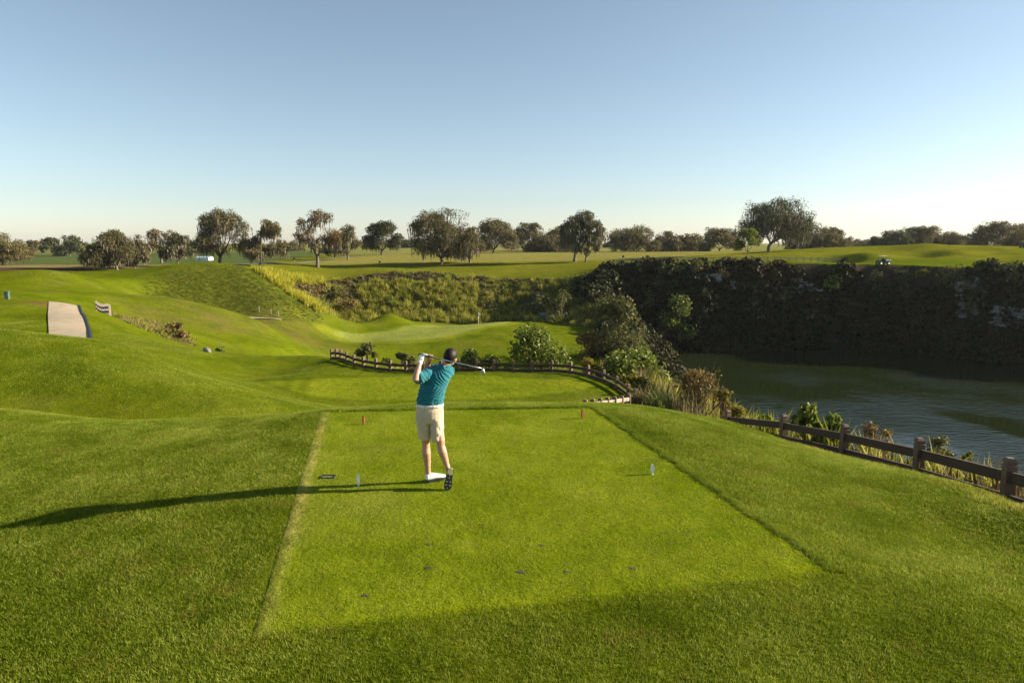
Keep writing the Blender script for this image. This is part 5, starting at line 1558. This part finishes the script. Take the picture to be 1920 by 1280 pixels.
body.append(arm(SHL, ELL, WRL)); body.append(arm(SHR, ELR, WRR))
body += handR
body.append(pt([NECK0, NECK0 * .5 + NECK1 * .5, NECK1, HP(0, -.005, 0)], [.066, .057, .055, .055]))
# head: skull, jaw, nose, brow, lips and ears
body.append(ball(HP(0, -.012, .018), .076, .094, .092, RH))
body.append(loft([(HP(0, .018, .0), RH @ np.array((.066, 0, 0)), RH @ np.array((0, .075, 0))), (HP(0, .026, -.05), RH @ np.array((.058, 0, 0)), RH @ np.array((0, .066, 0))), (HP(0, .038, -.088), RH @ np.array((.040, 0, 0)), RH @ np.array((0, .046, 0))), (HP(0, .048, -.106), RH @ np.array((.022, 0, 0)), RH @ np.array((0, .026, 0)))], 18))
body.append(pt([HP(0, .082, .012), HP(0, .096, -.012), HP(0, .108, -.032), HP(0, .09, -.038)], [.008, .010, .013, .008], 8))
body.append(pt([HP(-.045, .074, .022), HP(0, .086, .022), HP(.045, .074, .022)], [.009, .010, .009], 8))
body.append(pt([HP(-.022, .086, -.064), HP(0, .094, -.063), HP(.022, .086, -.064)], [.005, .009, .005], 8))
for s in (-1, 1):
    body.append(ball(HP(s * .078, -.002, -.012), .010, .022, .034, RH, 12))
mobj('body', fuse('body', body, .0062, M_SKIN, 4), golfer)
# eyes
for s in (-1, 1):
    V, Fc, A = ball(HP(s * .031, .076, .004), .012, .010, .011, RH, 10)
    mobj('eye', np_mesh('eye', V - ORG, Fc, (M_WHITE,), smooth=True), golfer)

# hair: cap over the top and back of the skull
V, Fc, A = ball(HP(0, -.016, .024), .085, .104, .102, RH, 40)
loc = (V - HEAD) @ RH
face = sstep(.02, .06, loc[:, 1]) * sstep(.085, .045, loc[:, 2])
nape = sstep(-.055, -.085, loc[:, 2] - .25 * loc[:, 1])
ear = sstep(.055, .072, np.abs(loc[:, 0])) * sstep(.012, -.012, loc[:, 2]) * sstep(-.05, -.02, loc[:, 1])
k = 1 - .30 * np.clip(face + nape + ear, 0, 1)
n_ = fbm(loc[:, 0] * 60 + loc[:, 2] * 20, loc[:, 1] * 60 + loc[:, 2] * 30, 5)
loc = loc * (k * (1 + .018 * n_))[:, None]
mobj('hair', np_mesh('hair', HEAD + loc @ RH.T - ORG, Fc, (M_HAIR,), smooth=True), golfer)

# shirt with sleeves, collar and folds
sl_l = ELL + (SHL - ELL) * .18; sl_r = ELR + (SHR - ELR) * .35
shirt = [torso(1.05)]
shirt.append(pt([SHL + (SHL - ELL) * .35, SHL, SHL * .5 + sl_l * .5, sl_l], [.078, .082, .074, .070], 16))
shirt.append(pt([SHR + (SHR - ELR) * .25, SHR, SHR * .5 + sl_r * .5, sl_r], [.066, .072, .068, .064], 16))
shirt.append(pt([NECK0 - np.array((.012, 0, .03)), NECK0 + (NECK1 - NECK0) * .12, NECK0 + (NECK1 - NECK0) * .36], [.092, .078, .066], 18))
def folds(c):
    X, Y, Z = c[:, 0], c[:, 1], c[:, 2]
    w = fbm(X * 7, Z * 7 + Y * 5, 41, 3)
    d1 = (Z * 1.0 - (X + 1.0) * .42)                              # folds sweep up to the right across the back
    f1 = np.abs(np.sin(d1 * 58 + 5.0 * w)) ** 2.2
    low_ = sstep(1.42, 1.16, Z) * sstep(.95, 1.02, Z)
    d2 = (X * .9 + Z * .75 + Y * .3)
    f2 = np.abs(np.sin(d2 * 62 + 4 * w)) ** 2
    hi = sstep(1.28, 1.40, Z) * .8
    return (.011 * f1 * low_ * sstep(.97, 1.06, Z) + .010 * f2 * hi + .004 * w)
mobj('shirt', fuse('shirt', shirt, .0065, M_SHIRT, 5, folds), golfer)
V, Fc, A = loft([(NECK0 + (NECK1 - NECK0) * .15, np.array((.083, 0, .02)), np.array((0, .078, .0))), (NECK0 + (NECK1 - NECK0) * .48, np.array((.066, 0, .018)), np.array((0, .064, 0)))], 22)
mobj('collar', np_mesh('collar', V[:44] - ORG, Fc[:44], (M_SHIRT,), smooth=True), golfer).modifiers.new('thick', 'SOLIDIFY').thickness = .008

# shorts: seat and two wide legs
hemL, hemR = G(413, 772, .02), G(512, 784, -.05)
sh = [loft([(G(453, 500), np.array((.163, 0, 0)), np.array((0, .122, 0))), (G(452, 545, -.01), np.array((.174, 0, 0)), np.array((0, .138, 0))), (G(450, 600, -.015), np.array((.181, 0, 0)), np.array((0, .142, 0))), (G(450, 640, -.005), np.array((.176, 0, 0)), np.array((0, .125, 0)))], 24)]
def sleg(a, b, w0, w1, d0, d1):
    return loft([(a, np.array((w0, 0, 0)), np.array((0, d0, 0))), (a * .5 + b * .5, np.array((w0 * .5 + w1 * .5, 0, 0)), np.array((0, (d0 + d1) / 2, 0))), (b, np.array((w1, 0, 0)), np.array((0, d1, 0)))], 20)
sh.append(sleg(G(399, 610, -.01), hemL, .092, .079, .128, .105))
sh.append(sleg(G(507, 610, -.015), hemR, .090, .078, .128, .105))
def folds2(c):
    X, Y, Z = c[:, 0], c[:, 1], c[:, 2]
    w = fbm(X * 8, Z * 8, 47, 3)
    d = Z * .8 + np.abs(X + .955) * .9
    f = np.abs(np.sin(d * 34 + 4 * w)) ** 2
    return .007 * f * sstep(.88, .78, Z) + .004 * w
mobj('shorts', fuse('shorts', sh, .0065, M_SHORT, 3, folds2), golfer)
V, Fc, A = loft([(G(453, 494), np.array((.168, 0, 0)), np.array((0, .127, 0))), (G(453, 516), np.array((.171, 0, 0)), np.array((0, .129, 0)))], 40)
mobj('belt', np_mesh('belt', V[:80] - ORG, Fc[:80], (M_BELT,), smooth=True), golfer).modifiers.new('thick', 'SOLIDIFY').thickness = .006
for (zx, zy) in [(425, 510), (490, 511), (362, 509)]:
    p = G(zx, zy); x = p[0] - G(453, 505)[0]; dy = -.134 * math.sqrt(max(0, 1 - (x / .172) ** 2))
    o = mobj('belt_loop', box_mesh('belt_loop', .012, .006, .05, M_SHORT, .001), golfer); o.location = (p[0] - ORG[0], p[1] + dy - ORG[1], p[2]); o.rotation_euler = (0, 0, x * 4)
for zx in (385, 515):
    p = G(zx, 556); x = p[0] - G(453, 505)[0]; dy = -.150 * math.sqrt(max(0, 1 - (x / .18) ** 2))
    o = mobj('pocket_button', box_mesh('pocket_button', .009, .004, .009, M_GREY, .002), golfer); o.location = (p[0] - ORG[0], p[1] + dy - ORG[1], p[2])

# glove on the left hand, with its round closure badge
g = handL + [pt([WRL + (ELL - WRL) * .10, WRL], [.033, .031], 14)]
go_ = mobj('glove', fuse('glove', [(v, f, a) for v, f, a in g], .0045, M_GLOVE, 2), golfer)
bc = WRL * .55 + HL * .45 + np.array((.012, -.030, -.004))
V, Fc, A = pt([bc + np.array((0, .012, 0)), bc + np.array((0, -.002, 0))], [.012, .011], 14)
mobj('badge', np_mesh('badge', V - ORG, Fc, (plain('badge_gold', (.55, .36, .03), .5),)), go_)

# shoes
def shoe(parent_loc, R, name='shoe'):
    "toe along local +x, up along +z; R columns = world axes"
    out = [(-.13, .034, .036), (-.115, .038, .037), (-.05, .035, .034), (.0, .037, .037), (.05, .045, .044), (.09, .043, .043), (.125, .033, .033), (.143, .014, .014)]
    top = [.075, .088, .095, .082, .062, .052, .040, .030]
    rings = []
    for (x, a, b), h in zip(out, top):
        rings.append((np.array((x, 0, .018 + h * .5)), np.array((0, a, 0)), np.array((0, 0, h * .5))))
    V, Fc, A = loft(rings, 16)
    V[:, 2] = np.maximum(V[:, 2], .018)
    def put(V): return (np.array(V) @ R.T) + parent_loc - ORG
    up_ = mobj(name, np_mesh('shoe', put(V), Fc, (M_SHOE,), smooth=True), golfer)
    n = 40
    ol = []
    for k in range(n):
        t = 2 * math.pi * k / n
        x = .007 + .143 * math.cos(t)
        w = float(np.interp(x, [o[0] for o in out], [o[1] for o in out])) + .003
        w = min(w, .046) * min(1, abs(math.sin(t)) * 1.9) ** .6
        ol.append((x, w * (1 if math.sin(t) >= 0 else -1)))
    V = [(x, y, 0) for x, y in ol] + [(x * 1.01, y * 1.05, .03) for x, y in ol]
    Fc = [tuple(range(n - 1, -1, -1)), tuple(range(n, 2 * n))] + [(k, (k + 1) % n, n + (k + 1) % n, n + k) for k in range(n)]
    so_ = mobj('sole', np_mesh('sole', put(V), Fc, (M_SOLE,)), up_)
    # tan heel pad and pale cleats under the sole
    hv = [(x, y * .86, -.003) for x, y in ol if x < -.045] + [(x, y * .86, .004) for x, y in ol if x < -.045]
    m = len(hv) // 2
    mobj('heel_pad', np_mesh('heel_pad', put(hv), [tuple(range(m - 1, -1, -1)), tuple(range(m, 2 * m))] + [(k, (k + 1) % m, m + (k + 1) % m, m + k) for k in range(m)], (M_HEEL,)), up_)
    for (x, y) in [(-.085, .018), (-.085, -.018), (-.02, 0), (.03, .024), (.03, -.022), (.075, .026), (.075, -.024), (.112, .008), (-.055, -.001)]:
        for a in (0, 2.1, 4.2):
            c, s = math.cos(a + x * 30), math.sin(a + x * 30)
            Vc = [(x - .0025 * s, y + .0025 * c, -.008), (x + .0025 * s, y - .0025 * c, -.008), (x + .011 * c, y + .011 * s, -.007), (x - .0025 * s, y + .0025 * c, .001), (x + .0025 * s, y - .0025 * c, .001), (x + .011 * c, y + .011 * s, .001)]
            if a == 0:
                allV = []; allF = []
            o = len(allV); allV += Vc
            allF += [(o, o + 1, o + 2), (o + 5, o + 4, o + 3), (o, o + 3, o + 4, o + 1), (o + 1, o + 4, o + 5, o + 2), (o + 2, o + 5, o + 3, o)]
        mobj('cleat', np_mesh('cleat', put(allV), allF, (plain('cleat', (.6, .58, .45), .5) if 'cleat' not in bpy.data.materials else bpy.data.materials['cleat'],)), up_)
    # lace flap
    V, Fc, A = ball((.015, 0, .078), .05, .024, .016, None, 12)
    V[:, 2] -= (V[:, 0] - .0) * .32
    mobj('laces', np_mesh('laces', put(V), Fc, (M_SHOE,), smooth=True), up_)
    return up_
hl = np.array(WZ(798, 906, 0)); tl = np.array(WZ(834, 899, 0))
d = tl - hl; d /= np.linalg.norm(d)
sidev = np.array((-d[1], d[0], 0))
shoe((hl + tl) / 2 + np.array((0, 0, .02)), np.stack([d, sidev, np.array((0, 0, 1.0))], 1))
# right shoe stands on its toe: toe down, sole to the camera
toe = np.array(WZ(838, 922, 0)) + np.array((0, .02, .006)); heel = np.array(W(845, 879, 8.30))
d = toe - heel; d /= np.linalg.norm(d)
upv = np.array((-.12, 1.0, .0)); upv -= d * upv.dot(d); upv /= np.linalg.norm(upv)      # shoe top faces away from the camera
sidev = np.cross(upv, d)
shoe(toe - d * .148, np.stack([d, sidev, upv], 1))

# golf club: grip, shaft and iron head
club = empty('golf_club', CL0, 'steel iron golf club held over the golfer shoulder', 'golf club')
V, Fc, A = pt([CL0, CL0 + cax * .02, CL0 + cax * .27], [.0125, .0135, .0105], 12)
mobj('grip', np_mesh('grip', V - CL0, Fc, (M_BLACK,), smooth=True), club)
M_STEEL = plain('steel', (.62, .64, .66), .25, .05, 10, 0, .9)
V, Fc, A = pt([CL0 + cax * .26, CL0 + cax * .6, CL1], [.0065, .0058, .005], 10)
mobj('shaft', np_mesh('shaft', V - CL0, Fc, (M_STEEL,), smooth=True), club)
hd = np.array(G(880, 268, -.10)) - CL1
hosel = CL1 + cax * .02
p0 = hosel; p1 = CL1 + hd
ax = (p1 - p0) / np.linalg.norm(p1 - p0)
wv = np.cross(ax, np.array((0, 1.0, 0))); wv /= np.linalg.norm(wv); nv = np.cross(ax, wv)
V, Fc, A = loft([(CL1 - cax * .01, wv * .006, nv * .006), (p0, wv * .009, nv * .008), (p0 + ax * .018, wv * .017, nv * .010), (p0 + ax * .045, wv * .024, nv * .010), (p0 + ax * .07, wv * .027, nv * .009), (p0 + ax * .085, wv * .018, nv * .007)], 14)
mobj('head', np_mesh('head', V - CL0, Fc, (M_STEEL,), smooth=True), club)

# ------------------------------------------------------------------ air: thin haze over the far country
hm = bpy.data.materials.new('haze_air'); hm.use_nodes = True
hn = hm.node_tree; hn.nodes.remove(hn.nodes['Principled BSDF'])
pv = hn.nodes.new('ShaderNodeVolumePrincipled')
pv.inputs['Color'].default_value = (.86, .90, .95, 1)
pv.inputs['Density'].default_value = .00005
pv.inputs['Anisotropy'].default_value = .2
hn.links.new(pv.outputs[0], hn.nodes['Material Output'].inputs['Volume'])
hb = box_mesh('haze', 5600, 4600, 62, hm)
ho = mobj('haze', hb, kind='stuff', label='thin bright haze over the distant trees')
ho.location = (0, 1900, 7)
